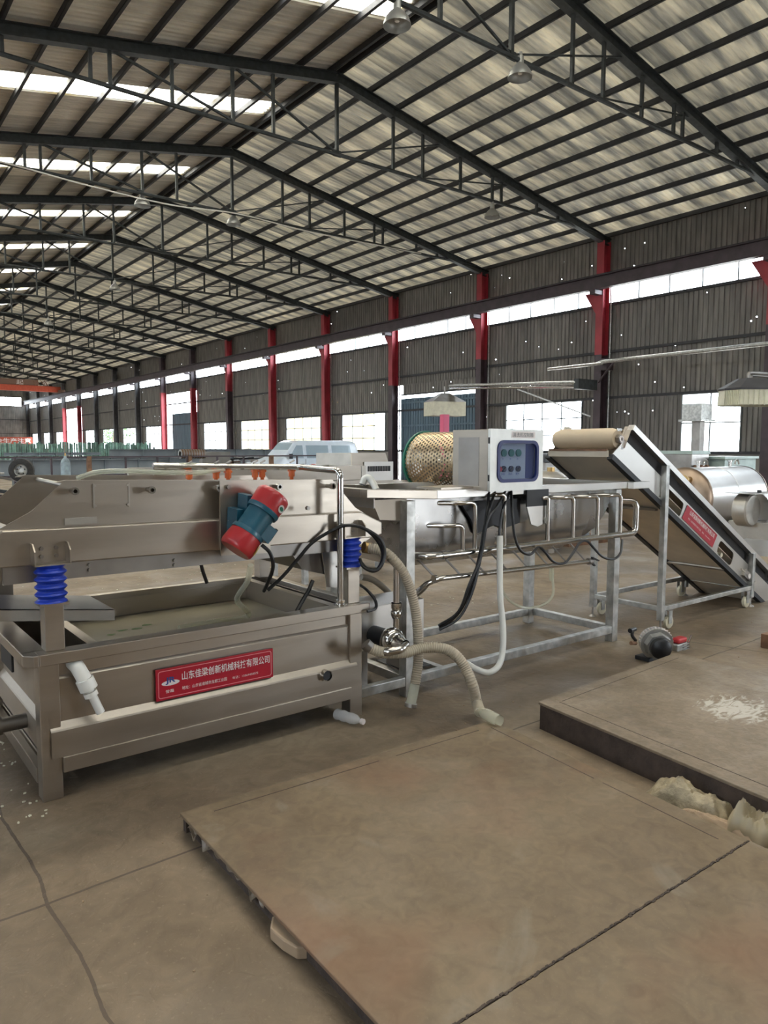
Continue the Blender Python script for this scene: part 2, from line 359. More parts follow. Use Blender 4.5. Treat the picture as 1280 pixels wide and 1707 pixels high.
def text(name, s, m, parent, origin, w, h, ex=(1,0,0), ey=(0,0,1), bold=0, depth=.0015):
    """lettering as flat raised mesh fitted into a w x h box whose lower-left corner is origin"""
    cu = bpy.data.curves.new(name, 'FONT'); cu.body = s; cu.size = 1; cu.offset = bold; cu.resolution_u = 3
    t = bpy.data.objects.new(name, cu); COL.objects.link(t); bpy.context.view_layer.update()
    me = bpy.data.meshes.new_from_object(t.evaluated_get(bpy.context.evaluated_depsgraph_get())); bpy.data.objects.remove(t); bpy.data.curves.remove(cu)
    if not me.vertices: return None
    xs = [v.co.x for v in me.vertices]; ys = [v.co.y for v in me.vertices]; x0, x1, y0, y1 = min(xs), max(xs), min(ys), max(ys)
    ex = Vector(ex); ey = Vector(ey); nrm = ex.cross(ey); o = Vector(origin)-ROOT.get(parent.name, Vector())
    for v in me.vertices:
        v.co = o+ex*((v.co.x-x0)/(x1-x0)*w)+ey*((v.co.y-y0)/(y1-y0)*h)+nrm*depth
    me.materials.clear(); me.materials.append(M[m]); me.name = name
    ob = bpy.data.objects.new(name, me); COL.objects.link(ob); ob.parent = parent; ROOT[ob.name] = ROOT.get(parent.name, Vector()); return ob
def plate(name, outer, holes_, y0, y1, m, parent, bevel=0):
    """flat plate in the XZ plane with openings"""
    cu = bpy.data.curves.new(name, 'CURVE'); cu.dimensions = '2D'; cu.fill_mode = 'BOTH'; cu.extrude = abs(y1-y0)/2
    for poly in [outer]+holes_:
        sp_ = cu.splines.new('POLY'); sp_.points.add(len(poly)-1); sp_.use_cyclic_u = True
        for i, (a, b) in enumerate(poly): sp_.points[i].co = (a, b, 0, 1)
    t = bpy.data.objects.new(name, cu); COL.objects.link(t); bpy.context.view_layer.update()
    me = bpy.data.meshes.new_from_object(t.evaluated_get(bpy.context.evaluated_depsgraph_get())); bpy.data.objects.remove(t); bpy.data.curves.remove(cu)
    r = ROOT.get(parent.name, Vector())
    for v in me.vertices: v.co = Vector((v.co.x, (y0+y1)/2-v.co.z, v.co.y))-r
    me.materials.clear(); me.materials.append(M[m]); ob = bpy.data.objects.new(name, me); COL.objects.link(ob); ob.parent = parent; ROOT[ob.name] = r; return ob
def rrect(x0, z0, x1, z1, r, n=5):
    o = []
    for cx, cz, a in ((x1-r, z1-r, 0), (x0+r, z1-r, 90), (x0+r, z0+r, 180), (x1-r, z0+r, 270)):
        for k in range(n+1):
            t = radians(a+90*k/n); o.append((cx+r*cos(t), cz+r*sin(t)))
    return o

# ================================================================== SETTING
o = MB().grid([[(XWL-.3, YMIN-.3, 0), (XR+.3, YMIN-.3, 0)], [(XWL-.3, YMAX+.3, 0), (XR+.3, YMAX+.3, 0)]], False)
o = MB().box(XWL-.3, YMIN-.3, -.15, XR+.3, YMAX+.3, 0).build('floor', 'floor'); o['kind'] = 'structure'; o['label'] = 'dusty brown concrete floor of the hall'
o = MB().box(-150, -150, -.35, 200, 260, -.16).build('yard_ground', 'outside'); o['kind'] = 'structure'; o['label'] = 'pale yard ground outside the hall'

def corr(width, n, depth=.03):
    """trapezoid profile points across a sheet: (along, out)"""
    p = width/n; o = []
    for i in range(n): o += [(i*p, 0), (i*p+p*.62, 0), (i*p+p*.72, depth), (i*p+p*.90, depth)]
    o.append((width, 0)); return o
def wall_sheet(width, h, n, m='sheet', key=''):
    mb = MB(); pr = corr(width, n); mb.grid([[(b, a, 0) for a, b in pr], [(b, a, h) for a, b in pr]], False)
    me = mb.mesh('wall_sheet'+key); me.materials.append(M[m]); return me
SW = BAY/7
def side_wall(name, X, s, ztop, detail):
    wall = thing(name, 'long corrugated sheet wall on the '+('right' if s > 0 else 'left')+' of the hall', 'wall', (X, 0, 0), kind='structure')
    mid = wall_sheet(SW, 6.72-3.34, 5); top = wall_sheet(BAY, ztop-.0-7.52, 35); midfull = wall_sheet(BAY, 6.72-3.34, 35)
    side1 = wall_sheet(1.0, 3.34-1.4, 6); side2 = wall_sheet(1.2, 3.34-1.4, 7); side5 = wall_sheet(3.0, 3.34-1.4, 18)
    low_door = wall_sheet(BAY, 6.72-5.85, 35); low_door4 = wall_sheet(BAY, 6.72-4.6, 35)
    for k in range(KMIN, KMAX):
        y = Y0+BAY*k
        if ztop > 7.6: linked('upper_wall_sheet', top, wall, (0, y, 7.52))
        if detail and k in (6, 11): linked('wall_sheet', low_door, wall, (0, y, 5.85))
        elif detail and k == 1: linked('wall_sheet', low_door4, wall, (0, y, 4.6))
        elif False: pass
        elif detail and k < 8:
            for j in range(7): linked('wall_sheet', mid, wall, (0, y+SW*j, 3.34))
        else: linked('wall_sheet', midfull, wall, (0, y, 3.34))
        doors = (6, 11, 1) if detail else ()
        if k in doors: continue
        if detail and k == -1:      # near bay: window between two sheet panels
            linked('wall_sheet', side1, wall, (0, y, 1.4)); linked('wall_sheet', side5, wall, (0, y+3.0, 1.4))
            pass
        else:
            linked('wall_sheet', side1, wall, (0, y, 1.4)); linked('wall_sheet', side2, wall, (0, y+4.8, 1.4))
            if not detail and k % 2: linked('wall_sheet', wall_sheet(3.8, 1.94, 22), wall, (0, y+1.0, 1.4))
        MB().box(X-.05 if s > 0 else X-.12, y, 0, X+.12 if s > 0 else X+.05, y+BAY, 1.4).build('dado_wall', 'concrete_wall', wall)
    g = -s*.06
    for z in (3.38, 5.02, 7.50, 6.70, 1.42):
        MB().bar((X+g, YMIN, z), (X+g, YMAX, z), .06, .09).build('wall_girt', 'purlin', wall)
    return wall
side_wall('wall_right', XR, 1, 9.145, True)
side_wall('wall_left', XWL, -1, 7.86, False)

def window(n, X, y0, y1, z0, z1, ny, nz, s, doglass=True):
    wn = thing('window_%d' % n, 'steel framed %s opening in the %s wall' % ('clerestory' if z0 > 5 else 'window', 'right' if s > 0 else 'left'), 'window', (X, y0, z0), kind='structure')
    f = MB()
    for i in range(ny+1):
        y = y0+(y1-y0)*i/ny; f.box(X-.03, y-.02, z0, X+.03, y+.02, z1)
    for i in range(nz+1):
        z = z0+(z1-z0)*i/nz; f.box(X-.028, y0, z-.02, X+.028, y1, z+.02)
    f.build('window_frame', 'frame', wn)
    for i in range(ny):
        for j in range(nz):
            a, b = y0+(y1-y0)*i/ny+.02, y0+(y1-y0)*(i+1)/ny-.02; c, d = z0+(z1-z0)*j/nz+.02, z0+(z1-z0)*(j+1)/nz-.02
            MB().add([(X, a, c), (X, b, c), (X, b, d), (X, a, d)], [(0,1,2,3)]).build('window_pane', 'glass', wn)
    return wn
wn = 0
for k in range(KMIN, KMAX):
    y = Y0+BAY*k
    for X, s in ((XR, 1), (XWL, -1)):
        if X < 0 and k > 6: continue
        wn += 1; window(wn, X, y+.12, y+BAY-.12, 6.74, 7.48, 5, 1, s)
        if s > 0:
            if k in (6, 11, 1): continue
            if k == -1: wn += 1; window(wn, X, y+1.0, y+2.98, 1.44, 3.34, 2, 2, s)
            else: wn += 1; window(wn, X, y+1.0, y+4.8, 1.44, 3.34, 4, 3, s)
        elif k % 2 == 0:
            wn += 1; window(wn, X, y+1.0, y+4.8, 1.44, 3.34, 2, 2, s)
portal(XR-.1, (YMIN+YMAX)/2, 7.1, .78, YMAX-YMIN, (0, radians(90), 0))
portal(XR-.1, (YMIN+YMAX)/2, 2.4, 2.0, YMAX-YMIN, (0, radians(90), 0))
portal(XWL+.1, 22, 7.1, .78, 80, (0, radians(-90), 0))
portal(XWL+.1, 22, 2.4, 2.0, 80, (0, radians(-90), 0))
portal(10.9, YMIN+.1, 1.7, 3.2, 3.4, (radians(90), 0, 0))

# end walls
we = thing('wall_far', 'pale corrugated end wall far away behind the red crane', 'wall', (0, YMAX, 0), kind='structure')
def gable(z0, x0, x1, y, name, par, m='sheet'):
    mb = MB(); n = int((x1-x0)/.17); top = []; bot = []
    for i in range(n*4+1):
        x = x0+(x1-x0)*i/(n*4); dy = .03 if i % 4 in (1, 2) else 0
        zr = ZR-abs(x-XRIDGE)*SL; top.append((x, y+dy, zr)); bot.append((x, y+dy, z0))
    mb.grid([bot, top], False); return mb.build(name, m, par)
gable(8.1, XWL, XR, YMAX, 'upper_wall_sheet', we)
for x0, x1 in ((XWL, 17), (21.8, XR)): MB().grid([[(x0, YMAX, 7.0), (x1, YMAX, 7.0)], [(x0, YMAX, 8.1), (x1, YMAX, 8.1)]], False).build('wall_sheet', 'sheet', we)
for i in range(30):
    x = XWL+i*1.0; pr = corr(1.0, 5)
    MB().grid([[(x+a, YMAX+b, 0) for a, b in pr], [(x+a, YMAX+b, 7.0) for a, b in pr]], False).build('wall_sheet', 'sheet', we)
for z in (3.4, 5.2): MB().bar((XWL, YMAX-.06, z), (XR, YMAX-.06, z), .08, .06).build('wall_girt', 'purlin', we)
window(900, 17, YMAX, YMAX, 0, 1, 1, 1, 1) if False else None
wn += 1; wf = thing('window_%d' % wn, 'long high window in the far end wall', 'window', (17, YMAX, 7), kind='structure')
f = MB()
for i in range(6): f.box(17+.96*i-.02, YMAX-.02, 7.0, 17+.96*i+.02, YMAX+.02, 8.1)
f.build('window_frame', 'frame', wf); MB().add([(17, YMAX, 7.0), (21.8, YMAX, 7.0), (21.8, YMAX, 8.1), (17, YMAX, 8.1)], [(0,1,2,3)]).build('window_pane', 'glass', wf)
wb = thing('wall_near', 'end wall behind the viewer with a wide doorway', 'wall', (0, YMIN, 0), kind='structure')
gable(3.4, XWL, XR, YMIN, 'upper_wall_sheet', wb)
for x0, x1 in ((XWL, 9.3), (12.5, XR)): MB().grid([[(x0, YMIN, 0), (x1, YMIN, 0)], [(x0, YMIN, 3.4), (x1, YMIN, 3.4)]], False).build('wall_sheet', 'sheet', wb)

# ------------------------------------------------------------------ roof
ceil = thing('ceiling', 'pitched roof of galvanised corrugated sheets on steel purlins', 'ceiling', (0, 0, 0), kind='structure')
def roof_mesh(x0, x1, width, n, m):
    mb = MB(); pr = corr(width, n, .035)
    mb.grid([[(x, a, ZR-abs(x-XRIDGE)*SL-b) for a, b in pr] for x in (x0, x1)], False); me = mb.mesh('roof_sheet'); me.materials.append(M[m]); return me
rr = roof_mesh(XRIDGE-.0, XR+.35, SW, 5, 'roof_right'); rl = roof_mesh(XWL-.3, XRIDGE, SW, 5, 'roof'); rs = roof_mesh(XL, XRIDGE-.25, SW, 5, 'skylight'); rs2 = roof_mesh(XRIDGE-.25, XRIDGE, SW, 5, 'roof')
rl_low = roof_mesh(XWL-.3, XL, SW, 5, 'roof')
for k in range(KMIN, KMAX):
    for j in range(7):
        y = Y0+BAY*k+SW*j
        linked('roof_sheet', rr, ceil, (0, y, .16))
        if j == 3: linked('skylight_sheet', rs, ceil, (0, y, .16)); linked('roof_sheet', rs2, ceil, (0, y, .16)); linked('roof_sheet', rl_low, ceil, (0, y, .16))
        else: linked('roof_sheet', rl, ceil, (0, y, .16))
NP = 12
def purlin(x, w_=.07, h=.14):
    z = ZR-abs(x-XRIDGE)*SL+.05
    mb = MB(); mb.box(x-.035, YMIN, z-h/2, x-.027, YMAX, z+h/2); mb.box(x-.035, YMIN, z-h/2, x+.035, YMAX, z-h/2+.008); mb.box(x-.035, YMIN, z+h/2-.008, x+.035, YMAX, z+h/2)
    mb.build('roof_purlin', 'purlin', ceil)
for i in range(NP+1):
    t = i/NP; d = (XR-.15-XRIDGE-.12)*t+.12
    purlin(XRIDGE+d); purlin(XRIDGE-d)
for i in range(1, 7): purlin(XL-i*1.05)
MB().add([(XRIDGE-.3, YMIN, ZR+.12), (XRIDGE, YMIN, ZR+.2), (XRIDGE+.3, YMIN, ZR+.12), (XRIDGE-.3, YMAX, ZR+.12), (XRIDGE, YMAX, ZR+.2), (XRIDGE+.3, YMAX, ZR+.12)], [(0,1,4,3), (1,2,5,4)]).build('ridge_cap', 'roof', ceil)

def truss(Y, proto=None):
    t = thing('roof_truss', 'dark painted steel roof truss', 'truss', (XRIDGE, Y, ZE), 'roof trusses spanning the hall', 'structure')
    zt = lambda x: ZR-abs(x-XRIDGE)*SL-.16
    for s in (1, -1):
        MB().ibeam((XRIDGE, Y, ZR-.16), (XRIDGE+s*(XR-XRIDGE), Y, zt(XR)), .20, .26, .02).build('top_chord', 'truss', t)
    zb = 9.18
    MB().cyl((XRIDGE-11.1, Y, zb-.06), (XRIDGE+11.1, Y, zb-.06), .05, 8).build('bottom_chord', 'truss', t)
    for s in (1, -1):
        for d in (1.86, 2.93, 4.4, 5.75, 6.15, 7.8, 8.88, 9.9, 10.3):
            x = XRIDGE+s*d; MB().bar((x, Y, zb-.05), (x, Y, zt(x)-.08), .07, .07).build('truss_post', 'truss', t)
        for a, b in ((.07, 2.85), (2.95, 5.7)):
            pa = (XRIDGE+s*a, Y, zb); pb = (XRIDGE+s*b, Y, zt(XRIDGE+s*b)-.1)
            if s > 0: pb = (XRIDGE+s*(b+.75), Y, zt(XRIDGE+s*(b+.75))-.1)
            MB().cyl(pa, pb, .035 if s < 0 else .022, 6).build('truss_diagonal', 'truss', t)
    MB().bar((XRIDGE, Y, zb-.1), (XRIDGE, Y, ZR-.25), .08, .08).build('truss_post', 'truss', t)
    MB().box(XRIDGE-.12, Y-.02, zb-.12, XRIDGE+.12, Y+.02, zb+.04).build('gusset_plate', 'truss', t)
    MB().ibeam((XL, Y, zt(XL)), (XWL, Y, zt(XWL)), .16, .22, .02).build('aisle_rafter', 'truss', t)
    return t
t0 = truss(Y0+BAY*KMIN)
for k in range(KMIN+1, KMAX): dup(t0, None, (XRIDGE, Y0+BAY*k, ZE))

# ------------------------------------------------------------------ columns and crane runway
redmap = {-2: (5.2, 9, None), -1: (5.2, 9, None), 0: (4.9, 9, None), 1: (5.3, 9, None), 2: (4.6, 9, None), 3: (.0, 9, None), 4: (.0, 9, None), 5: (5.4, 9, None), 6: (.0, 6.0, None), 7: (.0, 6.0, None), 11: (0, 6, None), 12: (0, 6, None)}
for k in range(KMIN, KMAX+1):
    Y = Y0+BAY*k; X = XR-.30
    for side in (1, -1):
        if side < 0 and k > 8: continue
        XX = X if side > 0 else XL
        t = thing('steel_column', 'H section steel column on the %s side, %s' % ('right' if side > 0 else 'left', ['fifth behind', 'fourth behind', 'third behind', 'second behind', 'nearest behind', 'first ahead of', 'second ahead of', 'third ahead of', 'fourth ahead of', 'fifth ahead of', 'sixth ahead of', 'seventh ahead of', 'eighth ahead of', 'ninth ahead of', 'tenth ahead of', 'eleventh ahead of', 'twelfth ahead of', 'thirteenth ahead of', 'fourteenth ahead of', 'fifteenth ahead of', 'sixteenth ahead of'][k+5]+' the near bay'), 'column', (XX, Y, 0), 'steel columns of the hall', 'structure')
        def hcol(z0, z1, m, nm):
            if z1-z0 < .05: return
            mb = MB(); mb.box(XX-.19, Y-.15, z0, XX-.175, Y+.15, z1); mb.box(XX+.175, Y-.15, z0, XX+.19, Y+.15, z1); mb.box(XX-.175, Y-.006, z0, XX+.175, Y+.006, z1); mb.build(nm, m, t)
        a, b, _ = redmap.get(k, (99, 99, None))
        dk = 'coldark' if k < 8 else 'colgrey'
        if a > 50 or side < 0: hcol(0, 8.86, dk, 'column_shaft')
        else:
            hcol(0, a, dk, 'lower_shaft'); hcol(a, min(b, 8.86), 'colred', 'red_painted_shaft'); hcol(b, 8.86, dk, 'upper_shaft')
        MB().box(XX-.25, Y-.2, 0, XX+.25, Y+.2, .03).build('base_plate', dk, t)
        if side > 0:
            MB().box(XX-.62, Y-.12, 6.98, XX-.19, Y+.12, 7.12).build('crane_corbel', 'coldark', t)
            MB().prism([(Y+.75, 7.14), (Y+.15, 7.14), (Y+.15, 6.2)], XX-.02, XX+.0, 'YZ').build('corbel_gusset', 'colred' if k < 5 else 'colgrey', t)
            MB().cyl((XX+.22, Y-.21, .2), (XX+.22, Y-.21, 7), .03, 6).build('conduit', 'galv', t)
cb = thing('crane_runway_beam', 'long dark crane runway beam carried by the right hand columns', 'beam', (XR-.75, 0, 7.3), kind='structure')
for k in range(KMIN, KMAX):
    MB().ibeam((XR-.75, Y0+BAY*k, 7.37), (XR-.75, Y0+BAY*(k+1), 7.37), .26, .46, .02).build('beam_length', 'coldark', cb)
MB().box(XR-.78, YMIN, 7.60, XR-.72, YMAX, 7.66).build('crane_rail', 'purlin', cb)
cb2 = thing('crane_runway_beam', 'crane runway beam on the left hand columns', 'beam', (XL+.45, 0, 7.3), kind='structure')
MB().ibeam((XL+.45, YMIN, 7.37), (XL+.45, YMAX, 7.37), .26, .46, .02).build('beam_length', 'coldark', cb2)
# small holes and gaps row of corrugation pieces on the rail far along, and a crane bridge
cr_ = thing('overhead_crane', 'red overhead crane girder spanning the far end of the hall', 'crane', (XRIDGE, 88, 7.7))
MB().box(XL+.4, 87.7, 7.75, XR-.7, 88.3, 8.35).build('bottom_girder', 'crane', cr_)
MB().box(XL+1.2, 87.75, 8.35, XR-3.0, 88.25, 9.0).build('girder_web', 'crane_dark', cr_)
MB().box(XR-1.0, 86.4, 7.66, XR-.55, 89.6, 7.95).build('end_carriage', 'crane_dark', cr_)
for i, ch in enumerate('起重'): text('lettering', ch, 'signwhite', cr_, (17.6+i*2.6, 87.74, 8.42), .7, .5)
for i in range(4): MB().bar((19.6+i*.4, 87.7, 8.35), (19.2+i*.4, 87.7, 9.0), .05, .05).build('girder_brace', 'rust', cr_)

# ------------------------------------------------------------------ high bay lamps
def lamp(x, y, z, s, label):
    t = thing('high_bay_lamp', label, 'lamp', (x, y, z+.5*s), 'bell shaped lamps hanging from the trusses')
    def S(pf): return [(a*s, b*s) for a, b in pf]
    MB().lathe(S([(0, .30), (.05, .295), (.16, .25), (.26, .17), (.32, .10), (.33, .09)]), (x, y, z), (0,0,1), 24).build('lamp_shade', 'lampshade', t)
    MB().lathe(S([(.33, .085), (.33, .09), (.5, .085), (.52, .06), (.60, .05)]), (x, y, z), (0,0,1), 16).build('ballast_housing', 'lampshade', t)
    MB().lathe(S([(.08, .0), (.09, .05), (.16, .06), (.26, .04), (.30, .03)]), (x, y, z), (0,0,1), 12).build('bulb', 'white', t)
    MB().cyl((x, y, z+.58*s), (x, y, 9.12), .02, 6).build('lamp_hook', 'truss', t)
lamp(11.3, 10.2, 8.80, .8, 'grey bell lamp under the nearest full truss, beside its centre post')
lamp(8.2, 10.2, 8.72, .8, 'grey bell lamp at the top of the photo against the bright skylight')
lamp(16.8, 16.2, 8.62, .8, 'bell lamp hanging right of centre under the second truss')
lamp(11.15, 22.35, 8.80, .8, 'bell lamp at the centre post of the third truss')
lamp(8.15, 22.35, 8.80, .8, 'bell lamp hanging left of centre under the third truss')
lamp(11.1, 34.2, 8.7, .8, 'small distant bell lamp at the centre of the fifth truss')
lamp(11.1, 46.2, 8.7, .8, 'smallest distant bell lamp at the centre of the seventh truss')
o = MB().tube(bez([(0.5, 22.1, 9.1), (4, 22.1, 9.12), (6.5, 22.1, 8.98), (9, 22.1, 8.93), (11.2, 22.1, 9.1), (14, 22.1, 9.02), (19, 22.1, 9.1)], 6), .022, 6).build('power_cable', 'white'); tag(o, 'pale cable sagging below the bottom chord of the third truss', 'cable')

# ================================================================== VIBRATING SCREEN
vs = thing('vibrating_screen_machine', 'long stainless steel vibrating screen over a water tank with red company sign', 'machine', (1.56, 3.8, 0))
FY, BY = 3.33, 4.46
# tank shell: sides with folded ledges
def prof(s0):
    return [(0, .135), (0, .185), (.012, .19), (.012, .308), (.008, .316), (-.012, .344), (-.012, .535), (-.022, .55), (-.022, .62)]
mb = MB(); pr = prof(0); rows = [[(.745, FY-o_+.0, z) for o_, z in pr], [(2.39, FY-o_, z) for o_, z in pr]]
mb.grid(rows, False); mb.build('front_panel', 'steel', vs)
mb = MB(); mb.grid([[(.74-o_*1+.0, FY+.03, z) for o_, z in pr], [(.74-o_, BY-.03, z) for o_, z in pr]], False).build('side_panel', 'steel_side', vs)
MB().box(2.385, FY+.03, .12, 2.395, BY, .64).build('side_panel', 'steel', vs)
MB().box(.74, BY-.03, .12, 2.39, BY-.02, .64).build('rear_panel', 'steel', vs)
MB().box(.74, FY+.02, .15, 2.39, BY-.02, .16).build('tank_floor', 'steel_dark', vs)
for x, y in ((.705, FY-.002), (2.345, FY-.002), (.705, BY-.085), (2.345, BY-.085)):
    MB().box(x, y, 0, x+.085, y+.085, .62).build('leg', 'steel', vs, .004)
MB().box(.79, FY-.02, .12, 2.345, FY+.03, .19).build('bottom_rail', 'steel', vs, .003)
MB().box(.70, FY+.08, .06, .735, BY-.08, .13).build('bottom_rail', 'steel', vs, .003)
rim = MB()
rim.box(.70, FY-.055, .620, 2.45, FY+.03, .672); rim.box(2.40, FY+.03, .62, 2.45, BY, .672); rim.box(.66, BY-.02, .62, 2.45, BY+.03, .672); rim.box(.645, FY+.03, .62, .745, BY-.02, .672)
rim.prism([(.645, FY+.03), (.645, FY-.015), (.68, FY-.055), (.70, FY-.055), (.70, FY+.03)], .62, .672, 'XY')
rim.build('tank_rim', 'steel', vs, .004)
for y0, y1 in ((FY+.03, FY+.05),):
    MB().box(.98, 3.45, .56, 2.27, 3.462, .63).build('inner_baffle', 'steel', vs)
MB().box(.985, FY+.05, .45, 1.0, BY-.02, .60).build('divider_plate', 'steel', vs); MB().box(.985, FY+.05, .60, 1.035, BY-.02, .607).build('divider_flange', 'steel', vs)
MB().box(2.26, FY+.05, .45, 2.268, BY-.02, .66).build('divider_plate', 'steel', vs); MB().box(2.25, FY+.05, .655, 2.30, BY-.02, .662).build('divider_flange', 'steel', vs)
M['water'] = mat('murky_tank_water', (.27, .235, .155), .30, 0, .2, 1.5, .05, 5, spec=.3)
MB().box(1.0, FY+.04, .45, 2.26, BY-.03, .53).build('tank_water', 'water', vs)
for p in ((1.22, 4.0), (1.30, 4.06), (1.38, 4.05), (1.45, 4.10)):
    MB().add([(p[0]+.035*cos(a)*random.uniform(.6, 1.3), p[1]+.02*sin(a)*random.uniform(.5, 1.4), .5315) for a in [i*pi/4 for i in range(8)]], [tuple(range(8))]).build('floating_leaf', 'leaf', vs)
# posts, springs, brackets
def spring_post(x0, y, par):
    xc = x0+.04
    MB().box(x0, y, .672, x0+.08, y+.08, .875).build('spring_post', 'steel', par, .003)
    MB().box(x0-.02, y-.015, .872, x0+.10, y+.095, .882).build('spring_seat', 'steel', par)
    pf = []
    for i in range(41):
        z = .882+.165*i/40; pf.append((z, .060+.007*cos(i/40*2*pi*5)))
    MB().lathe([(pf[0][0], 0)]+pf+[(pf[-1][0], 0)], (xc, y+.04, 0), (0,0,1), 24).build('rubber_spring', 'blue', par)
    b = MB(); w2 = .074
    b.box(xc-w2, y-.02, 1.047, xc+w2, y+.10, 1.053); b.box(xc-w2, y+.06, 1.053, xc+w2, y+.066, 1.14)
    b.prism([(y-.02, 1.05), (y+.06, 1.05), (y+.06, 1.14), (y+.02, 1.14), (y-.02, 1.11)], xc-w2, xc-w2+.006, 'YZ'); b.prism([(y-.02, 1.05), (y+.06, 1.05), (y+.06, 1.14), (y+.02, 1.14), (y-.02, 1.11)], xc+w2-.006, xc+w2, 'YZ')
    b.build('spring_bracket', 'steel', par)
    for dx, z in ((-.03, 1.08), (.03, 1.08), (-.03, 1.115), (.03, 1.115)):
        MB().cyl((xc+dx, y+.06, z), (xc+dx, y+.045, z), .009, 6).build('bolt', 'steel_dark', par)
for x in (.737, 2.328):
    spring_post(x, FY-.01, vs); spring_post(x, BY-.10, vs)
# trough side plates (near and far), channels, deck
side = [(.45, 1.05), (.45, 1.12), (.60, 1.205), (.725, 1.272), (.87, 1.405), (2.30, 1.372), (2.46, 1.205), (2.61, 1.12), (2.61, 1.04), (2.46, .965), (.6, .975)]
chan = [(.45, 1.06), (.45, 1.12), (.60, 1.20), (2.46, 1.185), (2.61, 1.115), (2.61, 1.045), (2.55, 1.03), (.5, 1.045)]
for yp, s in ((3.44, -1), (4.22, 1)):
    MB().prism(side, yp, yp+.006*s).build('trough_side_plate', 'steel', vs)
    MB().prism(chan, yp+.006*s, yp+.066*s).build('side_channel', 'steel', vs, .006)
    MB().box(.6, min(yp+.006*s, yp+.03*s), .965, 2.46, max(yp+.006*s, yp+.03*s), 1.04).build('bottom_flange', 'steel_dark', vs)
    MB().prism([(.82, 1.395), (.87, 1.405), (2.30, 1.372), (2.31, 1.36), (.85, 1.393)], yp-.008, yp+.008).build('top_edge', 'steel', vs)
MB().box(.5, 3.44, 1.08, 2.58, 4.22, 1.09).build('screen_deck', 'steel_dark', vs)
MB().prism([(2.0, 1.08), (2.58, 1.08), (2.52, .90), (2.36, .80), (2.15, .86)], 3.52, 4.14).build('discharge_hopper', 'steel_dark', vs)
MB().prism([(2.27, .975), (2.29, .99), (2.47, .99), (2.47, .745), (2.36, .735), (2.305, .745)], 3.50, 3.51).build('hopper_guard', 'steel_bright', vs)
MB().tube([(.95, 3.44, 1.36), (.93, 4.22, 1.38)], .012, 8).build('cross_bar', 'film', vs)
MB().tube([(.66, 3.44, 1.18), (.66, 4.22, 1.18)], .02, 8).build('cross_bar', 'film', vs)
for px, py in ((120, 818), (247, 816), (358, 813), (458, 811), (547, 810)):
    q = P(px, py, 3.42); s = MB().lathe([(0, .011), (.045, .011), (.045, .017), (.07, .017), (.07, .009), (.03, .008)], (q.x, 3.434, q.z), (0,-1,0), 12).build('pipe_socket', 'steel_pol', vs)
for px, py in ((150, 942), (150, 950), (292, 942), (292, 934)):
    q = P(px, py, 3.40); MB().cyl((q.x, 3.42, q.z), (q.x, 3.40, q.z), .008, 6).build('bolt', 'steel_dark', vs)
np_ = MB().box(.985, 3.430, 1.278, 1.155, 3.436, 1.383).build('name_plate', 'steel', vs)
for x in (.99, 1.15):
    MB().box(x-.003, 3.426, 1.275, x+.003, 3.430, 1.386).build('plate_edge', 'film', np_)
    for z in (1.285, 1.376): MB().cyl((x+(.006 if x < 1 else -.006), 3.428, z), (x+(.006 if x < 1 else -.006), 3.424, z), .006, 8).build('rivet', 'film', np_)
MB().prism([(1.58, 1.388), (1.86, 1.382), (1.86, 1.0), (1.58, 1.01)], 3.362, 3.374).build('motor_mount_plate', 'steel', vs)
for px, py in ((380, 812), (382, 868), (408, 850), (385, 848), (405, 838), (512, 847)):
    q = P(px, py, 3.36); MB().cyl((q.x, 3.364, q.z), (q.x, 3.345, q.z), .012, 6).build('bolt', 'steel_dark', vs)
MB().box(.86, 3.425, 1.205, 1.0, 3.434, 1.235).build('adhesive_tape', 'film', vs)
# vibration motor
mc = Vector((1.700, 3.225, 1.185)); ax = Vector((.50, 0, .60)).normalized(); H = .168
mot = MB().lathe([(-.075, .0), (-.075, .062), (-.07, .072), (.07, .072), (.075, .062), (.075, 0)], mc, ax, 28).build('vibration_motor', 'motor_blue', vs)
for s in (1, -1):
    MB().lathe([(.055, .0), (.055, .083), (.068, .086), (.078, .086), (.080, .0)], mc, ax*s, 28).build('motor_flange', 'motor_blue', mot)
    MB().lathe([(.078, .0), (.078, .083), (.150, .089), (.166, .086), (.174, .078), (.176, 0)], mc, ax*s, 28).build('end_cap', 'motor_red', mot, label='red domed end cap')
MB().bar(mc-ax*.045+Vector((-.03, .05, .03)), mc-ax*.045+Vector((-.04, .135, .04)), .035, .13).build('mounting_foot', 'motor_blue', mot)
MB().bar(mc+ax*.045+Vector((-.03, .05, .03)), mc+ax*.045+Vector((-.04, .135, .04)), .035, .13).build('mounting_foot', 'motor_blue', mot)
MB().bar(mc-ax*.05+Vector((.05, -.02, -.05)), mc+ax*.03+Vector((.05, -.02, -.05)), .075, .06).build('terminal_box', 'motor_blue', mot, )
sd = Vector((.60, 0, -.50)).normalized()
MB().bar(mc-ax*.04+sd*.098+Vector((0,-.03,0)), mc+ax*.03+sd*.098+Vector((0,-.03,0)), .05, .012).build('terminal_cover', 'blackp', mot)
fr = (sd*.45+Vector((0,-.9,0))).normalized()
def sticker(c_, r, mm, nm, par, dd=0):
    e1 = ax; e2 = fr.cross(ax).normalized(); MB().add([c_+fr*dd+e1*cos(t)*r[0]+e2*sin(t)*r[1] for t in [i*pi/8 for i in range(16)]], [tuple(range(16))]).build(nm, mm, par)
sticker(mc+ax*.115+fr*.088, (.020, .026), 'signwhite', 'oval_sticker', mot)
sticker(mc+ax*.115+fr*.0885, (.010, .018), 'greenrim', 'oval_logo', mot, .0012)
fr2 = (sd*.85+Vector((0,-.5,0))).normalized(); e2 = fr2.cross(ax).normalized(); c0 = mc-ax*.118+fr2*.0885
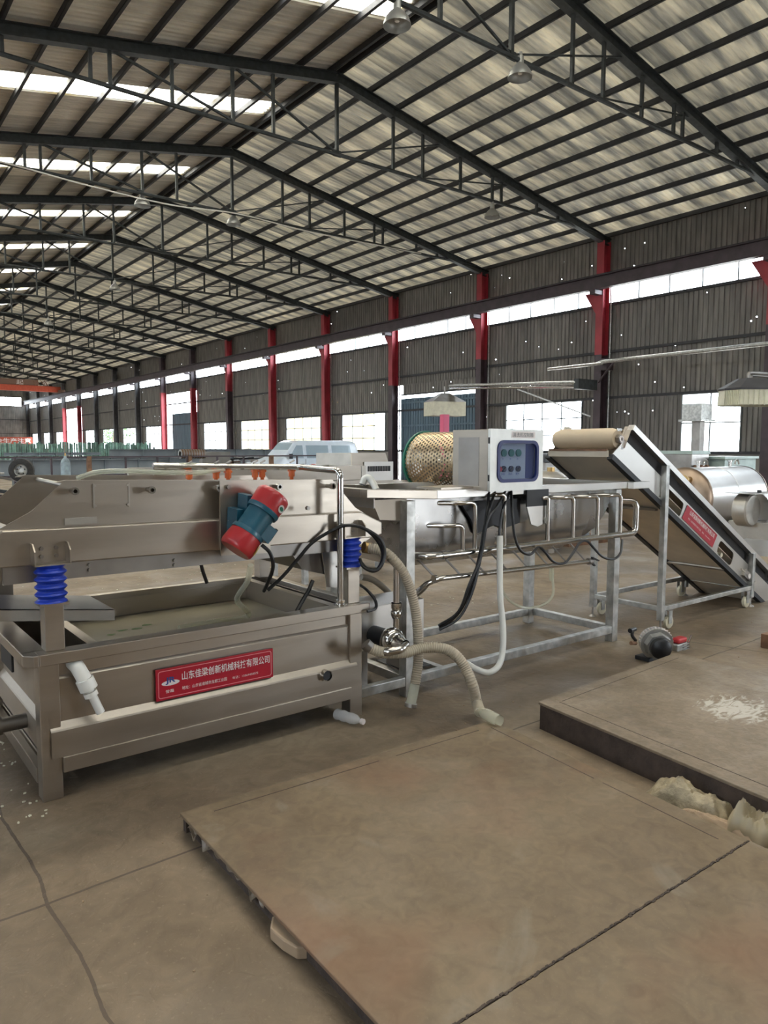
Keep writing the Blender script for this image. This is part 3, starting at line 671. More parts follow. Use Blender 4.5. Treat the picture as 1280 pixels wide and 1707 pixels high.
MB().add([c0+ax*a*.026+e2*b*.035 for a, b in ((-1,-1), (1,-1), (1,1), (-1,1))], [(0,1,2,3)]).build('warning_label', 'yellow', mot)
MB().add([c0+fr2*.0012+ax*a*.014+e2*(b*.012-.014) for a, b in ((-1,-1), (1,0), (-1,1))], [(0,1,2)]).build('warning_triangle', 'blackp', mot)
# cables and hoses of the screen
o = MB().tube(bez([P(436, 908, 3.2), P(450, 922, 3.18), P(455, 945, 3.2), P(447, 970, 3.3), P(440, 985, 3.4)]), .010, 8).build('motor_cable', 'black', vs)
o = MB().tube(bez([P(446, 984, 3.45), P(470, 962, 3.42), P(498, 930, 3.38), P(520, 905, 3.36), P(552, 885, 3.33), P(575, 876, 3.28), P(605, 880, 3.25), P(628, 900, 3.22), P(638, 925, 3.22), P(630, 948, 3.24), P(612, 948, 3.26), P(602, 938, 3.3)]), .010, 8).build('motor_cable', 'black', vs)
o = MB().tube(bez([P(600, 932, 3.3), P(606, 945, 3.25), P(622, 952, 3.22), P(634, 945, 3.2), P(641, 925, 3.2), P(636, 902, 3.2), P(620, 888, 3.22), P(598, 877, 3.27)]), .010, 8).build('motor_cable', 'black', vs)
o = MB().tube(bez([P(521, 968, 3.5), P(514, 985, 3.48), P(505, 1000, 3.46), P(495, 1018, 3.44)]), .012, 8).build('motor_cable', 'black', vs)
o = MB().tube(bez([P(335, 940, 3.6), P(338, 952, 3.6), P(345, 972, 3.6)]), .010, 8).build('motor_cable', 'black', vs)
o = MB().tube(bez([P(600, 975, 3.42), P(612, 984, 3.3), P(625, 1000, 3.25), P(626, 1014, 3.25), P(612, 1019, 3.25)]), .009, 8).build('motor_cable', 'black', vs)
o = MB().tube(bez([P(418, 942, 3.35), P(412, 970, 3.42), P(395, 1000, 3.6), (2.0, 3.9, .545), (1.75, 3.88, .545), (1.55, 3.86, .545)]), .016, 10).build('drain_hose', 'clear'); tag(o, 'clear drain hose hanging from the screen into the murky tank water', 'hose')
# spray header
sh = MB().tube(rounded([(1.45, 3.92, 1.45), (2.36, 3.88, 1.432), (2.283, 3.33, 1.425), (2.283, 3.33, .70)], .05), .019, 10).build('spray_pipe', 'steel_pol', vs)
MB().lathe([(0, .04), (.008, .04), (.008, .026), (.03, .026), (.03, .0)], (2.283, 3.33, .672), (0,0,1), 16).build('pipe_flange', 'steel_pol', vs)
for i, (px, py) in enumerate(((315, 784), (360, 786), (380, 786), (425, 786), (437, 786), (486, 784))):
    q = P(px, py, 3.9); n_ = MB().cyl((q.x, q.y, 1.425), (q.x, q.y, 1.375), .019, 10).build('nozzle_valve', 'orange', vs)
    MB().bar((q.x-.02, q.y, 1.412), (q.x+.02, q.y, 1.412), .03, .012).build('valve_collar', 'orange', n_)
    MB().cyl((q.x, q.y, 1.375), (q.x, q.y, 1.33), .012, 8).build('nozzle_tip', 'orange', n_); MB().bar((q.x-.01, q.y, 1.46), (q.x+.02, q.y, 1.475), .012, .008).build('clip', 'steel_dark', n_)
for i in range(6):
    x = 1.1+i*.23; MB().cyl((x, 3.46, 1.30), (x, 4.2, 1.30), .012, 6).build('spray_bar', 'steel_pol', vs)
o = MB().tube(bez([(1.02, 3.80, 1.398), (1.10, 3.75, 1.428), (1.25, 3.74, 1.432), (1.45, 3.75, 1.42), (1.62, 3.80, 1.415), (1.78, 3.86, 1.42), (1.86, 3.9, 1.425)]), .012, 8).build('clear_hose', 'clear'); tag(o, 'clear braided hose lying along the top of the vibrating screen', 'hose')
o = MB().tube(bez([(1.50, 3.95, 1.42), (1.56, 3.92, 1.45), (1.66, 3.90, 1.46), (1.80, 3.95, 1.44), (1.78, 4.0, 1.40), (1.66, 4.0, 1.40)]), .008, 8).build('clear_hose', 'clear'); tag(o, 'short loop of clear hose at the end of the spray header', 'hose')
# left discharge tray
tr = MB(); a0 = Vector((.1, 3.60, .895)); a1 = Vector((1.12, 3.60, .757)); b0 = Vector((.1, 4.02, .895)); b1 = Vector((1.12, 4.02, .757)); dn = Vector((0,0,-.055)); th = Vector((0,0,-.004))
tr.add([a0, a1, b1, b0, a0+th, a1+th, b1+th, b0+th], [(0,1,2,3), (7,6,5,4), (0,4,5,1), (1,5,6,2), (2,6,7,3), (3,7,4,0)])
tr.add([a0, a1, a1+dn, a0+dn, a0+Vector((0,.004,0)), a1+Vector((0,.004,0)), a1+dn+Vector((0,.004,0)), a0+dn+Vector((0,.004,0))], [(0,3,2,1), (4,5,6,7), (0,1,5,4), (1,2,6,5), (2,3,7,6), (3,0,4,7)])
tr.build('discharge_tray', 'film', vs)
MB().box(.30, 3.6, .80, .34, 4.0, .97).build('tray_hanger', 'steel_dark', vs)
# tap on the side, overflow socket, PVC outlet
MB().cyl((2.168, 3.36, .295), (2.168, 3.29, .295), .030, 20, cap=False).build('overflow_socket', 'steel_pol', vs); MB().cyl((2.168, 3.302, .295), (2.168, 3.299, .295), .0265, 16).build('socket_bore', 'blackp', vs)
MB().tube([(.74, 3.72, .25), (.60, 3.72, .25), (.25, 3.72, .25)], .035, 12).build('drain_pipe', 'steel_dark', vs); MB().cyl((.62, 3.72, .25), (.59, 3.72, .25), .045, 12).build('pipe_collar', 'steel_dark', vs)
MB().bar((.50, 3.72, .30), (.40, 3.70, .33), .05, .02).build('valve_handle', 'steel_dark', vs)
MB().box(.688, 3.80, .47, .70, 4.05, .60).build('sight_panel', 'blackp', vs, .003)
pv = MB().tube(rounded([(.855, 3.36, .595), (.855, 3.29, .595), (.895, 3.272, .50)], .05), .032, 14).build('pvc_outlet', 'white', vs, label='white plastic drain elbow')
MB().tube([(.880, 3.278, .535), (.897, 3.272, .488)], .039, 14).build('pvc_coupling', 'white', pv); MB().tube([(.889, 3.276, .51), (.940, 3.26, .375)], .019, 12).build('pvc_tail', 'white', pv); MB().tube([(.900, 3.272, .475), (.907, 3.270, .455)], .031, 10).build('pvc_nut', 'white', pv)
# the company sign
SY = FY-.006
sg = MB().box(1.217, SY, .345, 1.846, SY+.012, .498).build('company_sign', 'signred', vs, .001)
ol = rrect(1.227, .355, 1.836, .488, .012); il = rrect(1.230, .358, 1.833, .485, .010)
plate('border_line', ol, [il], SY-.0012, SY-.0004, 'signpink', sg)
text('lettering', '山东佳梁创新机械科技有限公司', 'signwhite', sg, (1.345, SY, .425), .480, .043, bold=.012, depth=.001)
text('lettering', '地址：山东省诸城市龙都工业园', 'signwhite', sg, (1.345, SY, .378), .235, .018, depth=.001)
text('lettering', '电话：15064458575', 'signwhite', sg, (1.612, SY, .378), .145, .014, depth=.001)
text('lettering', '誉磊', 'signwhite', sg, (1.262, SY, .377), .042, .016, depth=.001)
MB().add([(1.288+.045*cos(t), SY-.001, .425+.013*sin(t)) for t in [i*pi/10 for i in range(20)]], [tuple(range(20))]).build('logo_oval', 'signwhite', sg)
text('logo_letters', 'JR', 'navy', sg, (1.262, SY, .418), .050, .036, bold=.03, depth=.0022)

# ================================================================== BUBBLE WASHER
wm = thing('bubble_washing_machine', 'stainless bubble washer on galvanised legs with curved air pipes and control cabinet', 'machine', (3.93, 3.83, 0))
WF, WB = 3.40, 4.30
for x, y in ((2.82, WF), (4.97, WF), (4.92, WB-.07), (2.82, WB-.07)):
    MB().box(x, y, 0, x+.07, y+.07, 1.23).build('leg', 'galv', wm, .004)
for y in (WF, WB-.07): MB().box(2.45 if y == WF else 2.89, y+.005, .07, 4.97, y+.055, .128).build('bottom_rail', 'galv', wm, .004)
for x in (2.50, 2.83, 4.975): MB().box(x, WF+.06, .07, x+.055, WB-.07, .128).build('bottom_rail', 'galv', wm, .004)
MB().box(3.15, WF+.06, .07, 3.20, WB-.07, .12).build('bottom_rail', 'galv', wm, .004)
# rim
def ring(pts, w_, z0, z1, name, m):
    n = len(pts); mb = MB()
    cx = sum(p[0] for p in pts)/n; cy = sum(p[1] for p in pts)/n; inner = []
    for i in range(n):
        a = Vector(pts[i-1]); b = Vector(pts[i]); c = Vector(pts[(i+1) % n]); d1 = (b-a).normalized(); d2 = (c-b).normalized(); n1 = Vector((-d1.y, d1.x)); n2 = Vector((-d2.y, d2.x)); nn = (n1+n2); nn = nn/ (nn.length_squared/2) ; inner.append(b+nn*w_)
    vs_ = [(p[0], p[1], z0) for p in pts]+[(p[0], p[1], z1) for p in pts]+[(p[0], p[1], z0) for p in inner]+[(p[0], p[1], z1) for p in inner]
    fs = []
    for i in range(n):
        j = (i+1) % n; fs += [(i, j, n+j, n+i), (n+i, n+j, 3*n+j, 3*n+i), (2*n+i, 3*n+i, 3*n+j, 2*n+j), (i, 2*n+i, 2*n+j, j)]
    mb.add(vs_, fs); return mb.build(name, m, wm, .003)
MB().box(3.06, WF-.01, 1.232, 5.18, WF+.05, 1.287).build('tank_rim', 'steel_bright', wm, .003); MB().box(3.06, WB-.03, 1.232, 5.18, WB+.03, 1.287).build('tank_rim', 'steel_bright', wm, .003); MB().box(5.12, WF+.05, 1.232, 5.18, WB-.03, 1.287).build('tank_rim', 'steel_bright', wm, .003)
MB().box(5.10, WF-.065, 1.230, 5.33, WF-.012, 1.285).build('rim_extension', 'steel_bright', wm, .003)
def irim(y0, y1): return MB().add([(2.51, y0, 1.262), (3.06, y0, 1.232), (3.06, y1, 1.232), (2.51, y1, 1.262), (2.51, y0, 1.311), (3.06, y0, 1.287), (3.06, y1, 1.287), (2.51, y1, 1.311)], [(0,3,2,1),(4,5,6,7),(0,1,5,4),(1,2,6,5),(2,3,7,6),(3,0,4,7)])
irim(WF-.012, WF+.05).build('inlet_rim', 'steel', wm, .003); irim(WB-.03, WB+.032).build('inlet_rim', 'steel', wm, .003); MB().box(2.51, WF+.05, 1.262, 2.57, WB-.03, 1.311).build('inlet_rim', 'steel', wm, .003)
# U shaped tank lofted along X
def section(x):
    zb = {2.62: 1.20, 2.66: 1.12, 2.87: 1.10, 2.90: .80, 3.05: .76, 4.50: .75, 4.65: .80, 4.78: .90, 4.90: 1.03, 4.98: 1.15, 5.02: 1.24}[x]
    pts = [(WF+.06, 1.24)]; zk = max(zb, .93); pts.append((WF+.06, (1.24+zk)/2)); pts.append((WF+.06, zk))
    for i in range(1, 9):
        t = i/8; a = pi*t/1; yy = (WF+.06)+(WB-WF-.12)*(1-cos(a))/2; zz = zk-(zk-zb)*sin(a)**.6 if 0 < i < 8 else zk; pts.append((yy, zz))
    pts += [(WB-.06, (1.24+zk)/2), (WB-.06, 1.24)]
    return [(x, y, z) for y, z in pts]
MB().grid([section(x) for x in (2.62, 2.66, 2.87)], True).build('inlet_body', 'steel_side', wm)
body = MB().grid([section(x) for x in (2.87, 2.90, 3.05, 4.50, 4.65, 4.78, 4.90, 4.98, 5.02)], True)
bo = body.build('tank_body', 'steel_dark', wm); bo.data.materials[0] = mat('tank_body_stainless', (.42, .41, .40), .24, 1, .12, 3, rvar=.1)
e = bo.modifiers.new('split', 'EDGE_SPLIT'); e.split_angle = radians(35)
MB().box(2.615, 3.46, 1.19, 2.62, 4.24, 1.25).build('tank_end', 'steel_dark', wm)
# inlet hopper to the left of the legs
MB().prism([(2.63, 1.26), (3.1, 1.26), (3.1, 1.12), (2.66, 1.12)], WB-.03, WB-.024).build('inlet_back_plate', 'steel', wm)
# manifold and branches
mz = .88; MY = WF-.05
MB().tube(rounded([(2.92, WF+.06, mz), (2.96, MY, mz), (5.17, MY, mz-.005), (5.17, MY, 1.13), (4.99, WF+.06, 1.14)], .06), .024, 12).build('air_manifold', 'steel_pol', wm)
MB().cyl((3.09, MY, mz), (3.06, MY, mz), .031, 14).build('pipe_union', 'steel_pol', wm)
for x, zt, dx in ((3.247, 1.06, -.20), (3.355, 1.20, -.22), (3.63, 1.24, -.1), (4.08, 1.20, -.05), (4.367, 1.195, -.22), (4.661, 1.19, -.24), (4.956, 1.19, -.26)):
    MB().tube(rounded([(x, MY, mz), (x, MY, zt), (x+dx*.55, MY+.01, zt), (x+dx, WF+.065, zt)], .045), .0155, 10).build('air_branch_pipe', 'steel_pol', wm)
MB().tube(rounded([(2.95, WF+.14, .58), (2.98, MY+.05, .70), (3.05, MY, .735), (4.56, MY, .70)], .08), .017, 10).build('water_manifold', 'steel_pol', wm)
MB().cyl((3.02, MY, .736), (3.00, MY, .735), .026, 12).build('pipe_union', 'steel_pol', wm)
vv = MB().cyl((4.56, MY, .70), (4.60, MY, .70), .026, 10).build('end_valve', 'steel_dark', wm); MB().bar((4.58, MY-.02, .73), (4.66, MY-.02, .70), .02, .01).build('valve_lever', 'blackp', vv); MB().bar((4.60, MY, .69), (4.64, MY, .66), .02, .01).build('valve_tail', 'blackp', vv)
for i in range(8):
    x = 3.0+i*.215; MB().cyl((x+.03, MY, .73-.004*i), (x-.02, WF+.10, .86), .007, 6).build('nozzle_rod', 'steel_dark', wm)
# perforated drum, axis along Y
dc = Vector((3.98, 0, 1.445)); R_ = .235; d0, d1 = 3.62, 4.55
dr = MB(); nn, ll = 80, 34; 
vsx = [(dc.x+R_*cos(2*pi*j/nn), d0+(d1-d0)*i/ll, dc.z+R_*sin(2*pi*j/nn)) for i in range(ll+1) for j in range(nn)]
dr.add(vsx, [(i*nn+j, i*nn+(j+1) % nn, (i+1)*nn+(j+1) % nn, (i+1)*nn+j) for i in range(ll) for j in range(nn)], True)
# real perforation: shader-cut round holes on a regular pitch
M['perf'] = mat('perforated_sheet', (.50, .39, .25), .36, 1, .12, 5)
T = M['perf'].node_tree; n = T.nodes; L = T.links
uv = n.new('ShaderNodeUVMap'); mp = n.new('ShaderNodeMapping'); mp.inputs['Scale'].default_value = (48, 30, 1); L.new(uv.outputs[0], mp.inputs[0])
s_ = n.new('ShaderNodeSeparateXYZ'); L.new(mp.outputs[0], s_.inputs[0])
def mth(op, a, b=None, c=None):
    q = n.new('ShaderNodeMath'); q.operation = op
    for i, v in enumerate((a, b, c)):
        if v is None: continue
        if isinstance(v, (int, float)): q.inputs[i].default_value = v
        else: L.new(v, q.inputs[i])
    return q.outputs[0]
row = mth('FLOOR', s_.outputs['Y']); off = mth('MULTIPLY', mth('MODULO', row, 2.0), .5)
fx = mth('SUBTRACT', mth('FRACT', mth('ADD', s_.outputs['X'], off)), .5); fy = mth('SUBTRACT', mth('FRACT', s_.outputs['Y']), .5)
dd = mth('ADD', mth('MULTIPLY', fx, fx), mth('MULTIPLY', fy, fy)); L.new(mth('GREATER_THAN', dd, .085), n['Principled BSDF'].inputs['Alpha'])
drum = dr.build('perforated_drum', 'perf', wm)
uvl = drum.data.uv_layers.new(name='UVMap')
for poly in drum.data.polygons:
    js = [drum.data.loops[l].vertex_index for l in poly.loop_indices]; us = [v % nn for v in js]; wrap = max(us)-min(us) > nn/2
    for l, v in zip(poly.loop_indices, js):
        u = v % nn; u = u+nn if (wrap and u == 0) else u; uvl.data[l].uv = (u/nn, (v//nn)/ll)
for y in (d0, d1):
    MB().lathe([(0, R_-.01), (0, R_+.012), (.02, R_+.012), (.02, R_-.01)], (dc.x, y-.01, dc.z), (0,1,0), 48).build('drum_rim', 'greenrim', drum, label='green painted drum rim')
MB().lathe([(0, .19), (.10, .17), (.16, .12), (.17, 0)], (dc.x, d1, dc.z-.02), (0,1,0), 32).build('drum_end_cone', 'steel_bright', drum)
MB().cyl((dc.x, d0-.05, dc.z), (dc.x, d1+.1, dc.z), .02, 10).build('drum_shaft', 'steel_pol', drum)
# control cabinet
cx0, cx1, cy0, cy1, cz0, cz1 = 3.405, 3.915, 3.29, 3.62, 1.275, 1.672
cabn = MB().box(cx0, cy0, cz0, cx1, cy1, cz1).build('control_cabinet', 'steel', wm, .004)
plate('cabinet_door', rrect(cx0-.003, cz0-.003, cx1+.003, cz1+.003, .004, 2), [rrect(3.475, 1.335, 3.858, 1.595, .05)], cy0-.022, cy0-.002, 'cab', cabn)
MB().box(cx0-.002, cy0+.08, cz0+.03, cx0, cy1-.06, cz1-.05).build('side_recess', 'steel_dark', cabn)
plate('window_gasket', rrect(3.467, 1.327, 3.866, 1.603, .055), [rrect(3.488, 1.348, 3.845, 1.582, .042)], cy0-.030, cy0-.012, 'gasket', cabn)
MB().box(3.49, cy0-.003, 1.35, 3.845, cy0-.001, 1.58).build('switch_panel', 'dial', cabn)
for i in range(3):
    x = 3.545+i*.07
    MB().cyl((x, cy0-.001, 1.52), (x, cy0-.014, 1.52), .024, 16).build('indicator_lamp', 'green_lamp', cabn)
    MB().cyl((x, cy0-.001, 1.415), (x, cy0-.014, 1.415), .020, 16).build('rotary_switch', 'blackp', cabn)
    MB().bar((x-.014, cy0-.016, 1.405), (x+.014, cy0-.016, 1.425), .006, .007).build('switch_knob', 'blackp', cabn)
    text('switch_lettering', ('开', '停', '启')[i], 'navy', cabn, (x-.012, cy0-.003, 1.475), .014, .012); text('switch_lettering', ('水泵', '风机', '提升')[i], 'navy', cabn, (x-.02, cy0-.003, 1.375), .035, .014)
MB().cyl((3.505, cy0-.001, 1.415), (3.505, cy0-.018, 1.415), .017, 14).build('stop_button', 'motor_red', cabn)
MB().box(3.76, cy0-.004, 1.35, 3.845, cy0-.002, 1.58).build('wiring_duct', 'gasket', cabn)
MB().add([(3.488, cy0-.018, 1.348), (3.845, cy0-.018, 1.348), (3.845, cy0-.018, 1.582), (3.488, cy0-.018, 1.582)], [(0,1,2,3)]).build('cabinet_window', 'cabglass', cabn)
MB().box(3.60, cy0-.0235, 1.618, 3.83, cy0-.022, 1.662).build('cabinet_sticker', 'signwhite', cabn)
text('cabinet_lettering', '清洗机控制箱', 'frame', cabn, (3.61, cy0-.0235, 1.626), .20, .028)
for z in (1.36, 1.60): MB().cyl((cx0-.004, cy0-.012, z-.02), (cx0-.004, cy0-.012, z+.02), .006, 8).build('hinge', 'blackp', cabn)
MB().box(3.12, 3.42, 1.285, 4.0, 3.66, 1.30).build('cabinet_shelf', 'steel', wm)
MB().prism([(3.30, 1.20), (3.88, 1.20), (3.88, 1.03), (3.72, 1.0), (3.62, 1.03), (3.45, .98), (3.40, 1.08)], WF+.03, WF+.05).build('dark_panel', 'blackp', wm)  # black irregular panel behind the hanging cables
MB().prism([(3.88, 1.262), (4.11, 1.262), (4.11, 1.145), (3.88, 1.145)], WF-.03, WF-.02).build('black_bracket', 'blackp', wm)
MB().prism([(3.88, 1.145), (4.115, 1.145), (4.115, 1.03), (4.0, 1.0), (3.93, 1.02)], WF-.03, WF-.022).build('folded_bracket', 'steel_bright', wm)
# pump and motor box on the lower frame
pb = MB().box(2.42, WF+.04, .34, 3.0, WF+.34, .60).build('pump_motor_guard', 'steel_bright', wm, .004)
MB().box(2.50, WF+.05, .128, 2.56, WF+.30, .34).build('guard_foot', 'steel_dark', wm); MB().box(2.90, WF+.05, .128, 2.96, WF+.30, .34).build('guard_foot', 'steel_dark', wm)
pu = MB().lathe([(0, 0), (0, .05), (.015, .072), (.05, .080), (.075, .07), (.09, .05), (.11, .04)], (2.60, 3.22, .43), (0,1,0), 28).build('centrifugal_pump', 'steel_pol', wm)
MB().lathe([(0, .0), (.0, .045), (.02, .05), (.05, .035), (.08, .03)], (2.60, 3.22, .43), (0,-1,0), 20).build('pump_inlet', 'steel_pol', pu)
MB().cyl((2.60, 3.31, .43), (2.60, 3.45, .43), .055, 16).build('pump_adapter', 'blackp', pu)
MB().tube([(2.63, 3.26, .50), (2.63, 3.26, .90)], .020, 12).build('riser_pipe', 'steel_pol', pu)
MB().lathe([(0, .026), (.02, .034), (.04, .034), (.05, .026), (.06, .032), (.09, .032)], (2.63, 3.26, .56), (0,0,1), 14).build('pipe_union', 'steel_pol', pu)
MB().tube(rounded([(2.60, 3.14, .43), (2.52, 3.08, .43), (2.44, 3.12, .42), (2.44, 3.18, .40), (2.50, 3.16, .39)], .04), .024, 12).build('suction_elbow', 'steel_pol', pu)
MB().box(2.89, 3.5, .13, 3.12, 3.8, .135).build('frame_tray', 'blackp', wm)
# cables below the cabinet
cs = [[P(815, 819, 3.4), P(812, 850, 3.32), P(806, 885, 3.30), P(797, 935, 3.30), P(783, 985, 3.32), P(762, 1025, 3.36), P(732, 1047, 3.42)],
      [P(825, 819, 3.4), P(816, 850, 3.30), P(808, 890, 3.29), P(799, 940, 3.29), P(786, 990, 3.30), P(765, 1030, 3.34), P(732, 1050, 3.42)],
      [P(842, 819, 3.4), P(828, 845, 3.30), P(812, 870, 3.28), P(802, 925, 3.28), P(782, 975, 3.28), P(764, 1020, 3.32), P(731, 1043, 3.42)],
      [P(850, 819, 3.4), P(838, 850, 3.30), P(833, 880, 3.28), P(832, 900, 3.28)],
      [P(852, 819, 3.38), P(854, 860, 3.30), P(858, 895, 3.27), P(868, 918, 3.27), P(884, 924, 3.28), P(897, 912, 3.30), P(908, 920, 3.28), P(922, 936, 3.27), P(940, 939, 3.27), P(955, 922, 3.28), P(966, 905, 3.30), P(978, 902, 3.30), P(990, 914, 3.28), P(1004, 928, 3.27), P(1022, 932, 3.27), P(1034, 922, 3.28), P(1037, 900, 3.33)]]
for c_ in cs: MB().tube(bez(c_, 6), .0095, 8).build('power_cable', 'black', wm)
# hoses
def ribbed(path, r, name, lab, tail=None):
    pts = bez(path, 16); t = thing(name, lab, 'hose', tuple(path[-1]))
    # resample
    L_ = [0]; 
    for a, b in zip(pts, pts[1:]): L_.append(L_[-1]+(b-a).length)
    tot = L_[-1]; n_ = int(tot/.0045); q = []; j = 0
    for i in range(n_+1):
        d = tot*i/n_
        while j < len(L_)-2 and L_[j+1] < d: j += 1
        f_ = (d-L_[j])/max(1e-6, L_[j+1]-L_[j]); q.append(pts[j].lerp(pts[j+1], f_))
    MB().tube(q, [r*(1.0+(.07 if (i % 3 == 0) else -.03)) for i in range(len(q))], 12).build('hose_wall', 'hose_ring', t)
    return t, q
t, q = ribbed([P(612, 913, 3.36), P(635, 918, 3.30), P(655, 932, 3.26), P(676, 962, 3.24), P(690, 1005, 3.22), P(696, 1050, 3.2), P(697, 1100, 3.18), P(692, 1140, 3.16)], .029, 'suction_hose', 'ribbed beige hose hanging from the screen, its open end above the floor')
MB().tube([q[-1], P(684, 1176, 3.16)], .031, 14, cap=False).build('hose_cuff', 'clear', t); MB().tube([P(685, 1172, 3.16), P(684, 1178, 3.16)], [.036, .036], 14).build('end_coupling', 'steel_dark', t)
MB().tube([P(606, 912, 3.37), P(617, 914, 3.36)], .034, 14).build('hose_clamp', 'brass', t)
t, q = ribbed([P(616, 1080, 3.17), P(640, 1088, 3.14), P(675, 1088, 3.10), P(705, 1080, 3.08), P(735, 1080, 3.03), P(757, 1090, 2.98), P(775, 1112, 2.93), P(787, 1140, 2.88), PZ(794, 1168, .10), PZ(800, 1188, .075)], .030, 'suction_hose', 'ribbed beige hose running from the pump down to the platform corner')
MB().tube([q[0], P(609, 1073, 3.18)], .034, 14).build('hose_clamp', 'steel_dark', t)
MB().tube(bez([q[-1], PZ(812, 1192, .11), PZ(832, 1202, .11)], 6), .033, 14, cap=False).build('hose_cuff', 'clear', t)
wh = MB().tube(bez([P(833, 893, 3.28), P(833, 950, 3.26), P(834, 1000, 3.24), P(838, 1040, 3.22), P(838, 1080, 3.20), P(832, 1108, 3.19), P(815, 1121, 3.2), P(795, 1116, 3.25), P(778, 1106, 3.35)], 10), .020, 12).build('white_hose', 'white'); tag(wh, 'smooth white hose looping down from under the control cabinet', 'hose')
ch = MB().tube(bez([P(838, 940, 3.8), P(835, 975, 3.8), P(848, 1000, 3.75), P(875, 1013, 3.7), P(905, 1008, 3.7), P(921, 992, 3.7), P(921, 965, 3.72), P(919, 945, 3.75)], 10), .011, 8).build('clear_hose', 'clear'); tag(ch, 'clear hose hanging in a loop under the bubble washer tank', 'hose')
MB().lathe([(0, .0), (0, .018), (.06, .022), (.12, .018), (.12, 0)], P(919, 968, 3.75), (0,0,1), 10).build('hose_tail', 'clear', ch)
bh = MB().tube(bez([P(602, 962, 3.9), P(620, 966, 3.9), P(640, 980, 3.9), P(655, 995, 3.9), P(675, 1002, 3.85), P(700, 985, 3.6), P(712, 972, 3.45)], 8), .022, 10).build('rear_hose', 'hose_ring'); tag(bh, 'beige hose joining the screen tank and the lower water pipe', 'hose')
hk = MB().tube(bez([P(604, 808, 4.1), P(608, 798, 4.1), P(615, 797, 4.08), P(622, 806, 4.05), P(628, 818, 4.0)], 8), .024, 10).build('hooked_hose', 'white'); tag(hk, 'short pale hose hooked over the washer inlet edge', 'hose')

# ================================================================== INCLINED CONVEYOR
cv = thing('inclined_conveyor', 'inclined stainless belt conveyor on wheels with red sign on its side', 'conveyor', (6.4, 3.72, 0))
U = Vector((.870, 0, -.492)); N = Vector((.492, 0, .870)); O = Vector((5.129, 0, 1.726))
def C(s, d, y): q = O+U*s-N*d; return Vector((q.x, y, q.z))
def c2(s, d): q = O+U*s-N*d; return (q.x, q.z)
SE = 3.05
def roundpoly(pts, r=.03):
    P_ = [Vector((a, b, 0)) for a, b in pts]; n_ = len(P_); o_ = []
    for i in range(n_):
        a = P_[i-1]-P_[i]; b = P_[(i+1) % n_]-P_[i]; s = P_[i]+a.normalized()*r; e_ = P_[i]+b.normalized()*r
        for k in range(5):
            t = k/4; v = s*(1-t)**2+P_[i]*2*t*(1-t)+e_*t*t; o_.append((v.x, v.y))
    return o_
h1 = roundpoly([c2(.74, .16), c2(1.05, .16), c2(1.05, .29), c2(.66, .29)]); h2 = roundpoly([c2(1.80, .155), c2(2.12, .155), c2(2.12, .29), c2(1.80, .29)], .05)
for y0, y1, nm in ((3.395, 3.401, 'side_plate'), (4.02, 4.026, 'side_plate')):
    plate(nm, [c2(.02, .13), c2(SE, .13), c2(SE, .32), c2(-.10, .32), c2(-.02, .14)], [h1, h2], y0, y1, 'steel_bright', cv)
for y, s in ((3.40, 1), (4.02, -1)):
    MB().bar(C(-.0, .01, y-.01*s), C(SE, .01, y-.01*s), .055, .046, N).build('top_flange', 'steel_bright', cv)
    MB().bar(C(-.0, .075, y+.03*s), C(SE, .075, y+.03*s), .008, .12, N).build('dark_strip', 'blackp', cv)  # black strip set back below the top flange
    MB().bar(C(-.10, .330, y+.006*s), C(SE, .330, y+.006*s), .05, .042, N).build('lower_flange', 'blackp', cv)
    MB().add([C(-.0, 0, y-.02*s), C(-.0, .20, y-.02*s), C(-.0, .20, y+.05*s), C(-.0, 0, y+.05*s)], [(0,1,2,3)]).build('end_plate', 'steel', cv)
MB().bar(C(-.10, .332, 3.71), C(SE, .332, 3.71), .60, .006, N).build('underside_cover', 'cover', cv)
MB().box(4.865, 3.43, 1.530, 4.885, 4.0, 1.545).build('scraper_bar', 'rust', cv)
MB().prism([(4.868, 1.535), (4.877, 1.535), C(-.09, .335, 0).xz, C(-.10, .335, 0).xz], 3.42, 4.01).build('end_cover', 'cover', cv)
rc = Vector((4.985, 0, 1.625))
ro = MB().lathe([(0, .0), (0, .070), (.05, .086), (.54, .086), (.59, .070), (.59, 0)], (rc.x, 3.415, rc.z), (0,1,0), 32).build('head_roller', 'belt', cv)
for y, s in ((3.415, -1),):
    MB().cyl((rc.x, y, rc.z), (rc.x, y-.03, rc.z), .035, 6).build('bearing_housing', 'steel_dark', ro); MB().lathe([(0, .014), (.008, .014), (.008, .026), (0, .026)], (rc.x, y-.032, rc.z), (0,-1,0), 16).build('bearing_ring', 'signwhite', ro)
    for dz in (.045, -.045): MB().bar((rc.x+dz*.3, y-.005, rc.z-dz*1.6), (rc.x+dz*.3+.02, y-.03, rc.z-dz*1.6), .02, .02).build('bearing_bolt', 'steel_pol', ro)
MB().bar(C(.02, .02, 3.71), C(SE-.1, .02, 3.71), .56, .006, N).build('belt_upper_run', 'belt', cv); MB().bar(C(.0, .20, 3.71), C(SE-.1, .20, 3.71), .56, .006, N).build('belt_return_run', 'cover', cv)
for s in (.78, 1.95): MB().tube([C(s, .25, 3.42), C(s, .25, 4.0)], .022, 10).build('return_roller', 'cream', cv)
MB().box(5.62, 3.46, 1.02, 5.66, 4.0, 1.04).build('cross_tube', 'steel', cv); MB().tube([C(2.07, .345, 3.42), C(2.07, .345, 4.0)], .016, 8).build('cross_tube', 'steel', cv)
